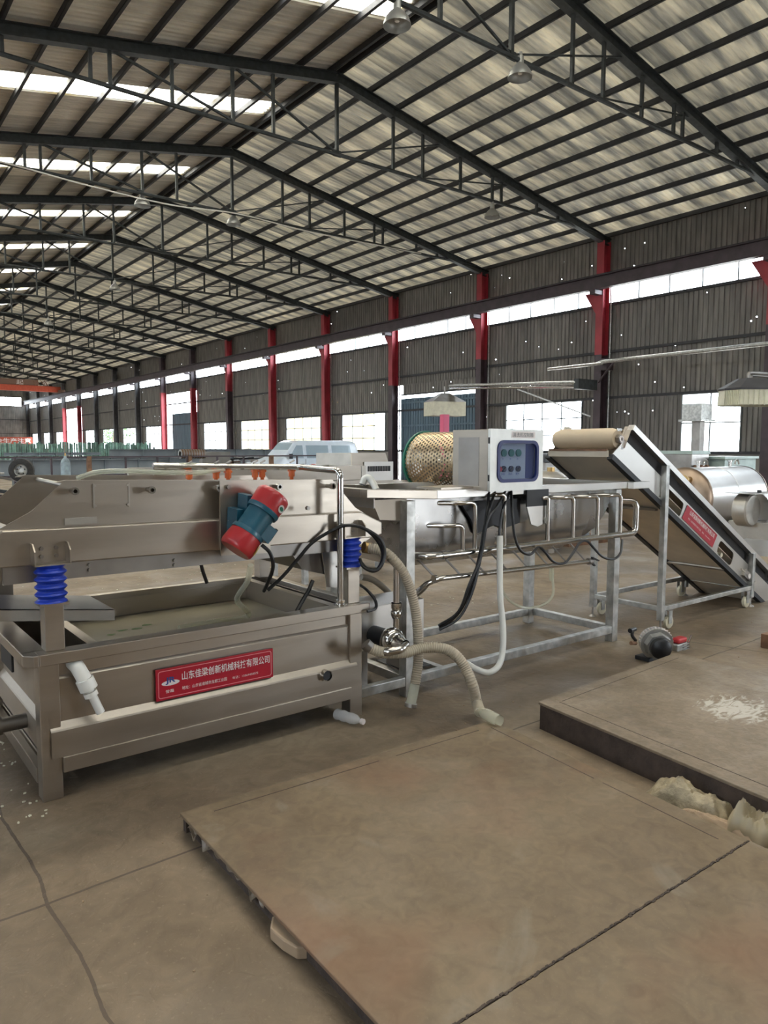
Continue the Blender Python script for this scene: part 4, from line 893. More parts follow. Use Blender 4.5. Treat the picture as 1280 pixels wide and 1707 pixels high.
for x, y, z1 in ((5.585, 3.345, 1.41), (7.18, 3.345, .53), (5.585, 4.03, 1.41), (7.18, 4.03, .50)):
    MB().box(x, y, .09, x+.05, y+.05, z1).build('leg', 'galv', cv, .004)
    MB().cyl((x+.025, y+.025, .015), (x+.025, y+.025, .09), .009, 8).build('foot_screw', 'steel_dark', cv); MB().lathe([(0, .0), (0, .035), (.008, .03), (.02, .012)], (x+.025, y+.025, 0), (0,0,1), 14).build('foot_pad', 'steel_dark', cv)
for y in (3.35, 4.035): MB().box(5.635, y, .17, 7.18, y+.04, .21).build('frame_rail', 'galv', cv, .003)
for x in (5.59, 7.185): MB().box(x, 3.395, .17, x+.04, 4.03, .21).build('frame_rail', 'galv', cv, .003)
for x, y in ((5.72, 3.37), (7.10, 3.37), (5.72, 4.05), (7.10, 4.05)):
    cs_ = MB().box(x-.04, y-.03, .163, x+.04, y+.03, .17).build('caster', 'steel_dark', cv)
    MB().box(x-.02, y-.028, .05, x+.03, y-.024, .163).build('caster_fork', 'galv', cs_); MB().box(x-.02, y+.024, .05, x+.03, y+.028, .163).build('caster_fork', 'galv', cs_)
    MB().lathe([(-.018, .0), (-.018, .05), (-.012, .058), (.012, .058), (.018, .05), (.018, 0)], (x+.015, y, .06), (0,1,0), 20).build('caster_wheel', 'cream', cs_)
    MB().cyl((x+.015, y-.022, .06), (x+.015, y+.022, .06), .012, 8).build('wheel_hub', 'steel_dark', cs_)
sg = MB(); yy = 3.391
sg.add([C(1.10, .145, yy), C(1.72, .145, yy), C(1.70, .285, yy), C(1.08, .285, yy)], [(0,1,2,3)]); sg = sg.build('company_sign', 'signred', cv)
text('lettering', '山东佳梁创新机械科技有限公司', 'signwhite', sg, C(1.17, .205, yy-.001), .50, .045, ex=U, ey=N, bold=.012); text('lettering', '地址：山东省诸城市龙都工业园', 'signwhite', sg, C(1.17, .25, yy-.001), .25, .018, ex=U, ey=N); text('lettering', '电话：15064458575', 'signwhite', sg, C(1.45, .25, yy-.001), .17, .015, ex=U, ey=N)
tb = MB().bar(C(2.36, .24, 3.38), C(2.52, .24, 3.38), .03, .07, N).build('tension_bearing', 'steel_dark', cv); MB().bar(C(2.28, .24, 3.37), C(2.60, .24, 3.37), .012, .012, N).build('tension_screw', 'steel_pol', tb); MB().cyl(C(2.46, .24, 3.36), C(2.46, .24, 3.40), .025, 12).build('bearing_ring', 'signwhite', tb)
hp = MB(); hp.add([(7.3, 3.30, .62), (8.3, 3.30, .62), (8.3, 4.1, .62), (7.3, 4.1, .62), (7.55, 3.42, .30), (8.1, 3.42, .15), (8.1, 4.0, .15), (7.55, 4.0, .30)], [(0,1,5,4), (1,2,6,5), (2,3,7,6), (3,0,4,7)]); 
hp2 = MB().grid([[(7.62, 3.40, .20), (7.62, 4.02, .20)], [(7.62, 3.40, .45), (7.62, 4.02, .45)], [(8.6, 3.3, .50), (8.6, 4.1, .50)]], False).build('feed_hopper', 'steel_bright', cv)

# ================================================================== HORIZONTAL TANK and small machines on the right
ht = thing('horizontal_pressure_tank', 'large polished stainless horizontal tank with dished end behind the conveyor', 'tank', (12.5, 6.6, 0))
R2 = .5; tz = .73
MB().lathe([(0, R2), (.9, R2), (.905, R2+.006), (.915, R2+.006), (.92, R2), (1.9, R2)], (11.6, 6.6, tz), (1,0,0), 48).build('tank_shell', 'steel_bright', ht)
for x, s in ((11.6, -1), (13.5, 1)):
    MB().lathe([(0, R2+.008), (.02, R2+.008), (.06, R2*.97), (.12, R2*.85), (.17, R2*.6), (.20, R2*.3), (.205, 0)], (x, 6.6, tz), (s,0,0), 48).build('dished_end', mat('heat_tinted_stainless', (.36, .27, .20), .42, 1, .2, 2), ht)
for x, z, a in ((11.40, tz+.30, 1), (11.40, tz+.05, 0)):
    MB().cyl((x+.1, 6.35+a*.1, z), (x-.1, 6.35+a*.1, z), .06, 14).build('tank_nozzle', 'brass', ht); MB().cyl((x-.1, 6.35+a*.1, z), (x-.12, 6.35+a*.1, z), .09, 16).build('nozzle_flange', 'brass', ht)
for x in (12.0, 13.1):
    MB().lathe([(0, .03), (.10, .03), (.10, .05), (.12, .05)], (x, 6.6, tz+R2-.01), (0,0,1), 12).build('top_socket', 'steel_pol', ht)
    MB().tube([(x+.25+.07*cos(t), 6.6, tz+R2+.03+.09*sin(t)) for t in [i*pi/8 for i in range(9)]], .014, 6).build('lifting_eye', 'steel_pol', ht)
for x in (11.95, 13.15):
    MB().prism([(6.2, .40), (7.0, .40), (6.92, 0), (6.28, 0)], x-.09, x+.09, 'YZ').build('saddle_leg', 'steel_dark', ht)
MB().tube(rounded([(12.1, 6.3, .28), (12.1, 6.2, .18), (12.2, 6.1, .18)], .05), .03, 8).build('drain_elbow', 'rust', ht)
sm = thing('small_drum_machine', 'small stainless machine with round housing at the right edge of the photo', 'machine', (9.9, 4.66, 0))
MB().lathe([(0, 0), (0, .2), (.02, .22), (.18, .22), (.2, .2), (.2, 0)], (9.85, 4.62, .73), (0,1,0), 28).build('round_housing', 'film', sm)
MB().lathe([(0, .235), (.30, .235), (.30, 0)], (10.02, 4.70, .73), (1,0,0), 28).build('drum_casing', 'steel_bright', sm)
MB().box(9.95, 4.45, .0, 10.5, 5.0, .56).build('machine_base', 'film', sm, .006); MB().box(10.0, 4.44, .08, 10.4, 4.45, .4).build('base_opening', 'blackp', sm)
MB().box(9.62, 4.5, .955, 10.1, 4.9, .965).build('top_shelf', 'steel_bright', sm); MB().cyl((9.95, 4.6, .965), (9.95, 4.6, 1.0), .03, 8).build('shelf_knob', 'blackp', sm)
bk = MB().box(5.76, 2.52, 0, 5.95, 2.60, .11).build('rusty_steel_block', 'rust', None, .004); tag(bk, 'rusty brown steel block on the floor at the right edge', 'block')
# ------------------------------------------------------------------ engine on the floor
en = thing('small_petrol_engine', 'small silver and black petrol engine lying on the floor by the right platform', 'engine', (4.74, 2.86, 0))
ea = Vector((-.62, -.75, -.10)).normalized(); ec = Vector((4.76, 2.88, .13))
MB().lathe([(0, 0), (0, .10), (.02, .108), (.05, .108), (.055, .10)], ec-ea*.03, ea*-1, 32).build('flywheel_housing', 'alu', en)
MB().lathe([(0, .0), (.0, .112), (.035, .118), (.04, .0)], ec-ea*.03, ea, 32).build('blower_ring', 'alu', en)
for i in range(16):
    t = pi*(.05+.9*i/15); a = ea.orthogonal().normalized(); 
    a = Vector((0,0,1))-ea*ea.z; a.normalize(); b = ea.cross(a); d = a*sin(t)+b*cos(t)
    MB().bar(ec-ea*.055+d*.105, ec-ea*.015+d*.118, .007, .02, d).build('cooling_fin', 'signwhite', en)
MB().lathe([(0, 0), (0, .100), (.05, .092), (.055, 0)], ec+ea*.01, ea, 8, smooth=False).build('recoil_cover', 'alu', en)
MB().lathe([(0, 0), (0, .076), (.035, .074), (.05, .058), (.055, 0)], ec+ea*.065, ea, 28).build('black_end_cap', 'black', en)
qc = P(1137, 1080, 2.96); X_, Z_ = qc.x, qc.z
MB().box(X_-.12, 2.93, Z_-.05, X_+.025, 3.0, Z_+.05).build('cylinder_block', 'alu', en, .01)
for i in range(5): MB().box(X_-.05, 2.92, Z_-.045+i*.02, X_+.035, 3.01, Z_-.038+i*.02).build('cylinder_fin', 'alu', en)
MB().box(X_-.10, 2.93, Z_+.05, X_+.02, 3.0, Z_+.09).build('spark_plug_cover', 'engred', en, .012)
MB().bar((X_+.02, 2.92, Z_+.05), (X_+.06, 2.92, Z_+.10), .012, .012).build('choke_lever', 'steel_pol', en)
MB().box(X_-.10, 2.93, 0, X_+.02, 3.0, Z_-.05).build('muffler_box', 'blackp', en, .01)
MB().tube(bez([(4.63, 2.97, .16), (4.60, 2.98, .20), (4.62, 2.99, .235)], 4), .012, 8).build('pull_cord_stem', 'black', en); MB().tube([(4.57, 2.98, .24), (4.66, 3.0, .235)], .017, 10).build('pull_handle', 'black', en); MB().cyl((4.60, 2.95, .15), (4.54, 2.95, .16), .014, 8).build('throttle_stub', 'rust', en)
MB().box(4.70, 2.90, 0.0, 4.92, 3.02, .03).build('engine_base', 'blackp', en, .006)

# ================================================================== PLATFORMS
pl_ = thing('steel_floor_platform', 'large dusty brown steel platform in the foreground, two plates with a seam', 'platform', (1.9, 1.3, 0))
def plate_q(pts, z0, z1, nm, m, par, bev=.006):
    return MB().prism(pts, z0, z1, 'XY').build(nm, m, par, bev)
A_, B_, Cc, D_ = (1.085, 2.735), (2.825, 2.672), (2.70, 1.228), (1.06, 1.268)
plate_q([A_, B_, Cc, D_], .066, .080, 'deck_plate', 'platform', pl_, .003)
plate_q([(1.06, 1.262), (2.70, 1.222), (2.60, -.2), (1.035, -.2)], .066, .080, 'deck_plate', 'platform', pl_, .003)
MB().bar((1.10, 2.725, .033), (2.80, 2.665, .033), .03, .066).build('edge_channel', 'plat_edge', pl_); MB().bar((2.80, 2.65, .033), (2.585, -.18, .033), .03, .066).build('edge_channel', 'plat_edge', pl_)
MB().bar((1.125, 2.70, .036), (1.075, -.18, .036), .03, .062).build('edge_channel', 'plat_edge', pl_)
mb = MB(); 
for x0, y0, x1, y1 in ((1.20, 2.662, 2.02, 2.632), (2.12, 2.628, 2.66, 2.610), (2.74, 2.60, 2.67, 1.9), (2.665, 1.85, 2.615, 1.3)):
    mb.bar((x0, y0, .0802), (x1, y1, .0802), .004, .0015)
mb.build('weld_line', 'plat_edge', pl_)
mb = MB(); rnd = random.Random(3)
for i in range(170):
    t = i/169; x = 1.07+1.62*t; y = 1.265-.04*t+rnd.uniform(-.004, .004); s = rnd.uniform(.0015, .0045); mb.box(x-s*1.6, y-s, .079, x+s*1.6, y+s*.8, .0808+s*.25)
mb.box(1.07, 1.2635, .0795, 1.08, 1.2645, .0803); mb.bar((1.07, 1.265, .0800), (2.69, 1.225, .0800), .003, .0012); mb.build('seam_grit', 'plat_edge', pl_, kind='stuff')
pr_ = thing('steel_floor_platform', 'dusty steel platform at the right with dried white spill on top', 'platform', (3.0, 2.0, 0))
q0, q1, q2, q3 = (3.09, 2.575), (4.60, 2.64), (4.60, .2), (2.83, .2)
o = MB().prism([(a-3.0*0, b) for a, b in (q0, q1, q2, q3)], .135, .150, 'XY').build('deck_plate', 'plat_r', pr_, .003)
MB().bar((3.105, 2.56, .067), (2.85, .22, .067), .03, .135).build('edge_channel', 'plat_edge', pr_); MB().bar((3.11, 2.555, .067), (4.58, 2.62, .067), .03, .135).build('edge_channel', 'plat_edge', pr_)
MB().bar((3.18, 2.50, .1503), (2.94, .3, .1503), .004, .0015).build('weld_line', 'plat_edge', pr_); MB().bar((3.2, 2.50, .1503), (4.5, 2.56, .1503), .004, .0015).build('weld_line', 'plat_edge', pr_)

# crumpled film, debris, bottle
def crumple(cx, cy, cz, lx, ly, h, rz, seed, nx=40, ny=26):
    from mathutils import noise
    rows = []
    for i in range(nx):
        r = []
        for j in range(ny):
            u = i/(nx-1)*2-1; v = j/(ny-1)*2-1; e_ = 1+.22*noise.noise(Vector((u*2.3, v*2.3, seed)))
            d = (1-abs(u)**5)*(1-abs(v)**4); x, y = u*lx*e_, v*ly*e_
            f_ = noise.noise(Vector((u*1.9, v*1.2, seed+5.5)))*.45+(.5-abs(noise.noise(Vector((u*4.5+v, v*2.4, seed+9.3)))))*.30+noise.noise(Vector((u*12, v*8, seed)))*.07
            z = h*d*(.62+f_); r.append((cx+x*cos(rz)-y*sin(rz), cy+x*sin(rz)+y*cos(rz), cz+max(.003, z)))
        rows.append(r)
    return MB().grid(rows, True)
o = crumple(2.925, 1.58, 0, .18, .095, .12, radians(-86), 4).build('plastic_bag', 'bag'); o.data.materials[0] = mat('dusty_bubble_film', (.30, .245, .155), .45, 0, .2, 30, .5, 80); tag(o, 'dusty crumpled plastic film in the gap between the two platforms', 'plastic bag')
o = crumple(2.90, 1.30, 0, .085, .08, .14, radians(-86), 9).build('plastic_bag', 'bag'); tag(o, 'clear crumpled plastic wrap beside the platforms at the right edge', 'plastic bag')
o = crumple(2.84, 1.42, 0, .18, .04, .05, radians(-84), 12).build('foam_scrap', 'cream'); o.data.materials[0] = M['cardboard']; tag(o, 'tan scrap of packing lying between the two platforms', 'scrap')
from mathutils import noise as _ns
pf = MB(); rows = []
for i in range(60):
    y = 2.66-.62*i/59; r = []
    for j in range(7):
        q = _ns.noise(Vector((i*.27, j*.7, 3.3))); r.append((1.104-.003*j+q*.016, y+q*.01, .072-(.0055+.009*_ns.noise(Vector((i*.19, 0, 7.4))))*j))
    rows.append(r)
o = pf.grid(rows, True).build('torn_film', 'bag'); o.data.materials[0] = mat('dirty_film', (.17, .13, .09), .4); tag(o, 'torn strip of film hanging under the left edge of the foreground platform', 'plastic film')
o = MB().prism([(1.085, 1.98), (1.05, 1.93), (1.055, 1.86), (1.07, 1.80), (1.10, 1.78), (1.12, 1.85), (1.12, 1.95)], .004, .045, 'XY').build('wood_chip', 'cardboard', None, .006); tag(o, 'splintered wood scrap wedged under the left edge of the foreground platform', 'scrap')
bt = thing('plastic_bottle', 'clear crushed plastic bottle lying under the right end of the tank', 'bottle', (2.28, 3.30, 0))
bd = Vector((.25, -.95, 0)).normalized()
MB().lathe([(0, 0), (0, .028), (.01, .033), (.04, .030), (.06, .034), (.09, .029), (.12, .033), (.15, .026), (.175, .013), (.19, .012)], (2.27, 3.36, .036), bd, 16).build('bottle_body', 'bottle', bt); MB().lathe([(0, 0), (0, .016), (.018, .016), (.018, 0)], Vector((2.27, 3.36, .036))+bd*.185, bd, 14).build('bottle_cap', 'signwhite', bt)
def chips(name, n_, area, smin, smax, seed, m, lab):
    rnd = random.Random(seed); mb = MB()
    for _ in range(n_):
        x = rnd.uniform(area[0], area[2]); y = rnd.uniform(area[1], area[3]); s = rnd.uniform(smin, smax); a = rnd.uniform(0, pi)
        pts = [(x+s*cos(a+k*2*pi/5)*rnd.uniform(.5, 1.2), y+s*sin(a+k*2*pi/5)*rnd.uniform(.5, 1.2)) for k in range(5)]
        mb.prism(pts, .0, rnd.uniform(.002, .006), 'XY')
    o_ = mb.build(name, m); o_['kind'] = 'stuff'; o_['label'] = lab; o_['category'] = 'debris'
chips('debris', 140, (.15, 3.2, .7, 4.4), .003, .009, 1, 'curtain', 'white chips scattered on the floor by the left end of the tank')
chips('debris', 260, (1.3, 4.9, 5.5, 9.5), .004, .012, 2, 'curtain', 'pale chips scattered on the floor behind the vibrating screen')
chips('debris', 120, (.6, .8, 9.5, 3.2), .002, .006, 3, 'cardboard', 'small grit scattered on the open floor')

# ================================================================== BACKGROUND, RIGHT
def machine_box(name, lab, cat, x0, y0, x1, y1, z, m, extra=None):
    t = thing(name, lab, cat, ((x0+x1)/2, (y0+y1)/2, 0)); MB().box(x0, y0, .08, x1, y1, z).build('housing', m, t, .01)
    for a, b in ((x0+.05, y0+.05), (x1-.1, y0+.05), (x0+.05, y1-.1), (x1-.1, y1-.1)): MB().box(a, b, 0, a+.05, b+.05, .08).build('foot', 'blackp', t)
    return t
t = machine_box('pale_green_machine', 'pale green lidded cabinet machine standing under the near window', 'machine', 17.6, 9.0, 19.2, 9.8, 1.30, 'tealbox')
MB().box(17.5, 8.95, 1.30, 19.25, 9.9, 1.36).build('lid', 'tealbox', t); MB().box(17.9, 8.99, .75, 18.3, 9.0, 1.1).build('control_panel', 'blackp', t)
t = machine_box('dark_machine', 'dark box shaped machine left of the pale green cabinet', 'machine', 16.6, 9.3, 17.4, 10.2, 1.42, 'steel_dark')
MB().box(16.58, 9.28, 1.42, 17.42, 10.22, 1.50).build('lid', 'tealbox', t)
for i in range(3): MB().cyl((16.7+i*.25, 9.28, 1.1), (16.7+i*.25, 9.2, 1.1), .06, 10).build('pipe_stub', 'rust', t)
pd = PD(1164, 700, 21.3)
t = thing('drill_press', 'grey column machine with square head in front of the near window', 'machine', (pd.x, pd.y, 0))
MB().box(pd.x-.13, pd.y-.13, 0, pd.x+.13, pd.y+.13, 2.4).build('column_body', 'steel_dark', t); MB().box(pd.x-.3, pd.y-.25, 2.4, pd.x+.3, pd.y+.35, 2.85).build('machine_head', 'galv', t, .01); MB().box(pd.x-.4, pd.y-.3, 2.34, pd.x+.4, pd.y+.4, 2.40).build('head_shelf', 'galv', t)
MB().box(pd.x-.35, pd.y-.45, .9, pd.x+.3, pd.y-.1, 1.3).build('switch_box', 'tealbox', t)
for i in range(2):
    for j in range(3): MB().cyl((pd.x-.36, pd.y-.35+.12*j, 1.05+.12*i), (pd.x-.38, pd.y-.35+.12*j, 1.05+.12*i), .03, 8).build('switch_button', 'blackp', t)
# grey boxes seen behind the conveyor head
t = machine_box('grey_bench_machine', 'low grey bench machine behind the head of the conveyor', 'machine', 14.0, 11.6, 15.6, 12.4, 1.2, 'steel_dark')
MB().box(14.1, 11.7, 1.2, 15.3, 12.3, 1.42).build('machine_cover', 'colgrey', t, .03)
for i in range(3): MB().box(14.1+i*.5, 11.59, .6, 14.5+i*.5, 11.6, 1.1).build('door_panel', 'galv', t)
t = thing('dished_tank', 'small tan dished steel tank seen under the conveyor head', 'tank', (8.7, 7.2, 0))
MB().lathe([(0, .45), (.7, .45), (.85, .38), (.95, .2), (.97, 0)], (8.7, 7.2, .25), (0,0,1), 32).build('tank_shell', 'film', t); MB().cyl((8.7, 7.1, 1.2), (8.7, 7.1, 1.27), .06, 12).build('tank_nozzle', 'brass', t)
for a in (0, 2.1, 4.2): MB().box(8.7+.3*cos(a)-.03, 7.2+.3*sin(a)-.03, 0, 8.7+.3*cos(a)+.03, 7.2+.3*sin(a)+.03, .27).build('leg', 'steel', t)
PX = .3
t = thing('pipe_fittings_pile', 'pile of dark and purple pipe fittings on the floor behind the washer end', 'fittings', (9.6, 7.5, 0))
rnd = random.Random(8)
for i in range(22):
    x, y, z = 9.3+rnd.random()*1.3, 7.2+rnd.random()*.8, .06+rnd.random()*.55; a = rnd.random()*pi
    MB().cyl((x, y, z), (x+.35*cos(a), y+.35*sin(a), z+rnd.uniform(-.05, .1)), rnd.uniform(.03, .07), 8).build('pipe_piece', rnd.choice(['steel_dark', 'coldark', 'galv', 'blackp']), t)
MB().box(9.3, 7.2, 0, 10.7, 8.0, .06).build('pallet_board', 'rust', t)
# swing arms and hoods
def arm(name, lab, pts, r, m='galv'):
    t = thing(name, lab, 'pipe arm', tuple(pts[0])); MB().tube(rounded(pts, .12), r, 10).build('arm_tube', m, t); return t
t = arm('swing_arm', 'long pale pipe arm reaching right from the nearest red column', [(22.0, 16.0, 4.55), (21.0, 15.0, 4.45), (20.6, 9.0, 4.40)], .06); MB().bar((22.1, 16.0, 3.9), (21.0, 14.6, 4.42), .05, .05).build('arm_brace', 'coldark', t)
MB().tube([(21.2, 15.2, 4.42), (20.9, 17.3, 4.38)], .05, 8).build('arm_stub', 'galv', t)
MB().box(22.0, 15.6, 4.3, 22.4, 15.9, 4.7).build('arm_bracket', 'coldark', t)
t = arm('swing_arm', 'twin pipe arm reaching left from the nearest red column to the cloth hood', [(22.0, 16.2, 3.85), (20.9, 16.0, 3.83), (20.2, 21.7, 4.05)], .055); MB().tube([(21.0, 16.0, 3.68), (20.2, 21.7, 3.92)], .035, 8).build('lower_tube', 'steel_pol', t)
MB().bar((22.1, 16.3, 2.7), (20.75, 18.6, 3.75), .05, .05).build('arm_brace', 'galv', t); MB().box(20.85, 15.9, 3.6, 21.9, 16.1, 3.95).build('arm_sleeve', 'truss', t)
hc = PD(741, 682, 29)
t = thing('extraction_hood', 'white cloth sided extraction hood hanging at the end of the left swing arm', 'hood', (hc.x, hc.y, hc.z))
ux, uy = cos(YAW-.35), -sin(YAW-.35)
def hb(c, w_, d_, z0, z1, nm, m, par, top=1.0):
    vx = Vector((ux, uy, 0)); vy = Vector((-uy, ux, 0)); q = Vector((c.x, c.y, 0)); L_ = []
    for z, k in ((z0, 1), (z1, top)):
        for a, b in ((-1,-1), (1,-1), (1,1), (-1,1)): L_.append(q+vx*a*w_/2*k+vy*b*d_/2*k+Vector((0,0,z)))
    return MB().add(L_, [(0,3,2,1), (4,5,6,7), (0,1,5,4), (1,2,6,5), (2,3,7,6), (3,0,4,7)]).build(nm, m, par)
hb(hc, 1.4, .95, hc.z-.28, hc.z+.27, 'cloth_skirt', 'curtain', t); hb(hc, 1.42, .97, hc.z+.27, hc.z+.62, 'hood_roof', 'steel_dark', t, .25); hb(hc, 1.0, .7, hc.z-.285, hc.z-.28, 'hood_light', 'signwhite', t)
MB().cyl((hc.x, hc.y, hc.z+.6), (hc.x, hc.y, 4.0), .04, 8).build('hood_hanger', 'steel_dark', t)
hc2 = PD(1252, 661, 12.0)
t = thing('extraction_hood', 'large hood with yellowish plastic strip skirt at the right edge', 'hood', (hc2.x, hc2.y, hc2.z))
vx = Vector((cos(YAW), -sin(YAW), 0)); vy = Vector((sin(YAW), cos(YAW), 0)); b0 = Vector((hc2.x, hc2.y, 0))
def oct(r, z, k=.7): return [b0+vx*(r*a)+vy*(r*b*k)+Vector((0,0,z)) for a, b in ((-1,-.4), (-.7,-1), (.7,-1), (1,-.4), (1,.4), (.7,1), (-.7,1), (-1,.4))]
zc = hc2.z
MB().grid([oct(.50, zc+.09), oct(.51, zc+.12), oct(.22, zc+.29), oct(.05, zc+.30)], False, True).build('hood_roof', 'colgrey', t)
MB().grid([oct(.495, zc-.15), oct(.48, zc+.10)], False, True).build('plastic_skirt', 'curtain', t)
for i in range(26):
    a = i/25; ring_ = oct(.497, zc-.16); seg = a*3; j = int(min(2.99, seg)); q = ring_[j].lerp(ring_[j+1], seg-j); MB().bar(q, q+Vector((0,0,.24)), .03, .004).build('skirt_strip', 'curtain', t)
MB().tube(rounded([b0+Vector((-.12, 0, zc+.29)), b0+Vector((-.12, 0, zc+.38)), b0+Vector((.9, -.1, zc+.40))], .06), .028, 8).build('hood_pipe', 'steel_dark', t); MB().tube(rounded([b0+Vector((-.02, 0, zc+.29)), b0+Vector((-.02, 0, zc+.34)), b0+Vector((.9, -.1, zc+.35))], .05), .02, 8).build('hood_pipe', 'steel_dark', t)
# blue sheet door in bay 1 and leaning doors in bay 6
t = thing('door_1', 'blue grey corrugated sliding door below a bright gap', 'door', (XR-.05, 25.2, 0), kind='structure')
me_ = wall_sheet(1.09, 3.95, 6, 'sheet_blue')
for i in range(5): linked('door_panel', me_, t, (-.0, 22.45+1.09*i-25.2, 0))
for z in (1.5, 2.6, 3.7): MB().box(XR-.1, 22.4, z, XR-.06, 27.8, z+.08).build('door_rail', 'sheet_blue', t)
t2 = wall_sheet(BAY-.5, .55, 30)
w_ = bpy.data.objects['wall_right']; linked('wall_sheet', t2, w_, (0, 22.3, 4.10)); MB().box(XR-.08, 22.3, 4.10, XR-.02, 27.9, 4.16).build('door_head', 'purlin', w_)
t = thing('door_2', 'grey sheet door half closing the bright opening far along the right wall', 'door', (XR-.05, 55, 0), kind='structure')
for i in range(5): linked('door_panel', wall_sheet(1.0, 4.25, 5, 'sheet_blue'), t, (0, 52.0+1.0*i-55, 0))
# pink post under the hood
q = PD(741, 700, 26); t = thing('pink_post', 'bright pink painted post below the cloth hood', 'post', (q.x, q.y, 0)); MB().box(q.x-.14, q.y-.1, 0, q.x+.14, q.y+.1, 2.75).build('post_shaft', 'pink', t, .01); MB().box(q.x-.25, q.y-.25, 0, q.x+.25, q.y+.25, .04).build('post_base', 'coldark', t)

# ================================================================== BACKGROUND, MIDDLE AND LEFT
t = thing('white_minivan', 'pale blue white minivan parked inside the hall beyond the railing', 'van', (13.9, 26, 0))
vp = [(0, .45), (.02, .85), (.12, 1.0), (.75, 1.22), (1.25, 1.78), (1.5, 1.86), (4.0, 1.86), (4.30, 1.76), (4.45, 1.1), (4.47, .45), (4.2, .32), (.3, .32)]
mb = MB(); n_ = len(vp)
def vy(z): return .78 if z < 1.05 else .78-.16*(z-1.05)/.8
rows = [[(x, -vy(z)*.97, z) for x, z in vp], [(x, -vy(z), z) for x, z in vp], [(x, vy(z), z) for x, z in vp]]
rows[0] = [(x*.985+.03, 0, z*.99+.005) for x, z in vp]
vb = [(x, -vy(z), z) for x, z in vp]+[(x, vy(z), z) for x, z in vp]
mb.add(vb, [tuple(range(n_)), tuple(range(2*n_-1, n_-1, -1))]+[(i, i+n_, (i+1) % n_+n_, (i+1) % n_) for i in range(n_)])
mb.build('van_body', 'van', t, .05, local=True)
def vwin(pts, nm, side=-1):
    q = [(x, side*(vy(z)+.012), z) for x, z in pts]; return MB().add(q, [tuple(range(len(q)))]).build(nm, 'carglass', t, local=True)
for s in (-1, 1):
    vwin([(.95, 1.16), (1.62, 1.14), (1.62, 1.66), (1.34, 1.66)], 'side_window', s); vwin([(1.78, 1.14), (2.85, 1.14), (2.85, 1.66), (1.78, 1.66)], 'side_window', s); vwin([(3.02, 1.16), (4.02, 1.18), (3.95, 1.66), (3.02, 1.66)], 'side_window', s)
    for x in (1.70, 2.93): MB().box(x-.01, s*.80-.005, .4, x+.01, s*.80+.005, 1.1).build('door_gap', 'frame', t, local=True)
MB().add([(.80, -.66, 1.235), (1.22, -.60, 1.745), (1.22, .60, 1.745), (.80, .66, 1.235)], [(0,1,2,3)]).build('windscreen', 'carglass', t, local=True).location.x -= .02
MB().bar((.98, -.92, 1.22), (.98, -.80, 1.22), .1, .2).build('wing_mirror', 'blackp', t, local=True)
for x in (.75, 3.65):
    for y in (-.70, .70):
        wl = MB().lathe([(-.09, 0), (-.09, .24), (-.07, .29), (.07, .29), (.09, .24), (.09, 0)], (x, y, .29), (0,1,0), 24).build('wheel', 'tyre', t, local=True); MB().cyl((x, y-.1 if y < 0 else y+.1, .29), (x, y-.085 if y < 0 else y+.085, .29), .15, 16).build('hub_cap', 'galv', wl, local=True)
for y in (-.55, .55): MB().box(-.01, y-.12, .75, .05, y+.12, .92).build('headlamp', 'signwhite', t, local=True)
MB().box(-.06, -.74, .38, .05, .74, .55).build('bumper', 'colgrey', t, local=True)
# railing
t = thing('steel_railing', 'thin dark steel railing running across the hall in front of the van', 'railing', (8, 22, 0))
for z in (1.28, .75, .25): MB().bar((1.5, 22, z), (15.5, 22, z), .045, .045).build('rail_bar', 'coldark', t)
for px in (-30, 24, 85, 209, 262, 311, 362, 406, 495, 533, 575):
    q = P(px, 760, 22); MB().box(q.x-.025, 21.975, 0, q.x+.025, 22.025, 1.28).build('rail_post', 'coldark', t)
for px in (148, 316, 452):
    q = P(px, 760, 22); MB().box(q.x-.06, 21.94, 0, q.x+.06, 22.06, 1.30).build('rail_post', 'rust', t)
# girders on the floor: long welded plate girders
def girder(lab, x0, y0, x1, y1, z, h, w_=.25):
    t = thing('plate_girder', lab, 'girder', ((x0+x1)/2, (y0+y1)/2, z-h/2), 'steel girders stored on the floor'); MB().ibeam((x0, y0, z), (x1, y1, z), w_, h, .016).build('girder_body', 'beam', t)
    for i in range(1, 6):
        a = i/6; x, y = x0+(x1-x0)*a, y0+(y1-y0)*a; MB().box(x-.008, y-w_/2+.01, z-h/2+.016, x+.008, y+w_/2-.01, z+h/2-.016).build('stiffener', 'beam', t)
girder('grey plate girder lying just beyond the railing, front one of the stack', 4.2, 24.5, 10.6, 24.2, .90, .55); girder('grey plate girder behind the front one, slightly higher', 5.0, 26.2, 11.2, 25.8, .61, 1.2)
girder('lower grey girder under the stack beyond the railing', 4.6, 24.0, 10.4, 23.9, .31, .62); girder('pale long girder resting at a slant left of the open door', 10.4, 33.5, 19.0, 32.0, 1.30, .35)
girder('thin slanted girder in front of the green bars', 5.5, 30.0, 9.5, 31.8, 1.30, .12, .15); girder('grey girder lying below the slanted one', 8.8, 30.5, 12.2, 30.2, .30, .6)
t = thing('steel_strip_coil', 'dark coil of steel strip on the girders', 'coil', (10.4, 24.3, 1.23)); MB().lathe([(-.45, .1), (-.45, .16), (.45, .16), (.45, .1)], (10.4, 24.3, 1.335), (1,0,0), 18).build('coil_body', 'steel_dark', t)
for i in range(9): MB().lathe([(0, .165), (.04, .165)], (9.98+i*.095, 24.3, 1.335), (1,0,0), 18).build('coil_turn', 'rust', t)
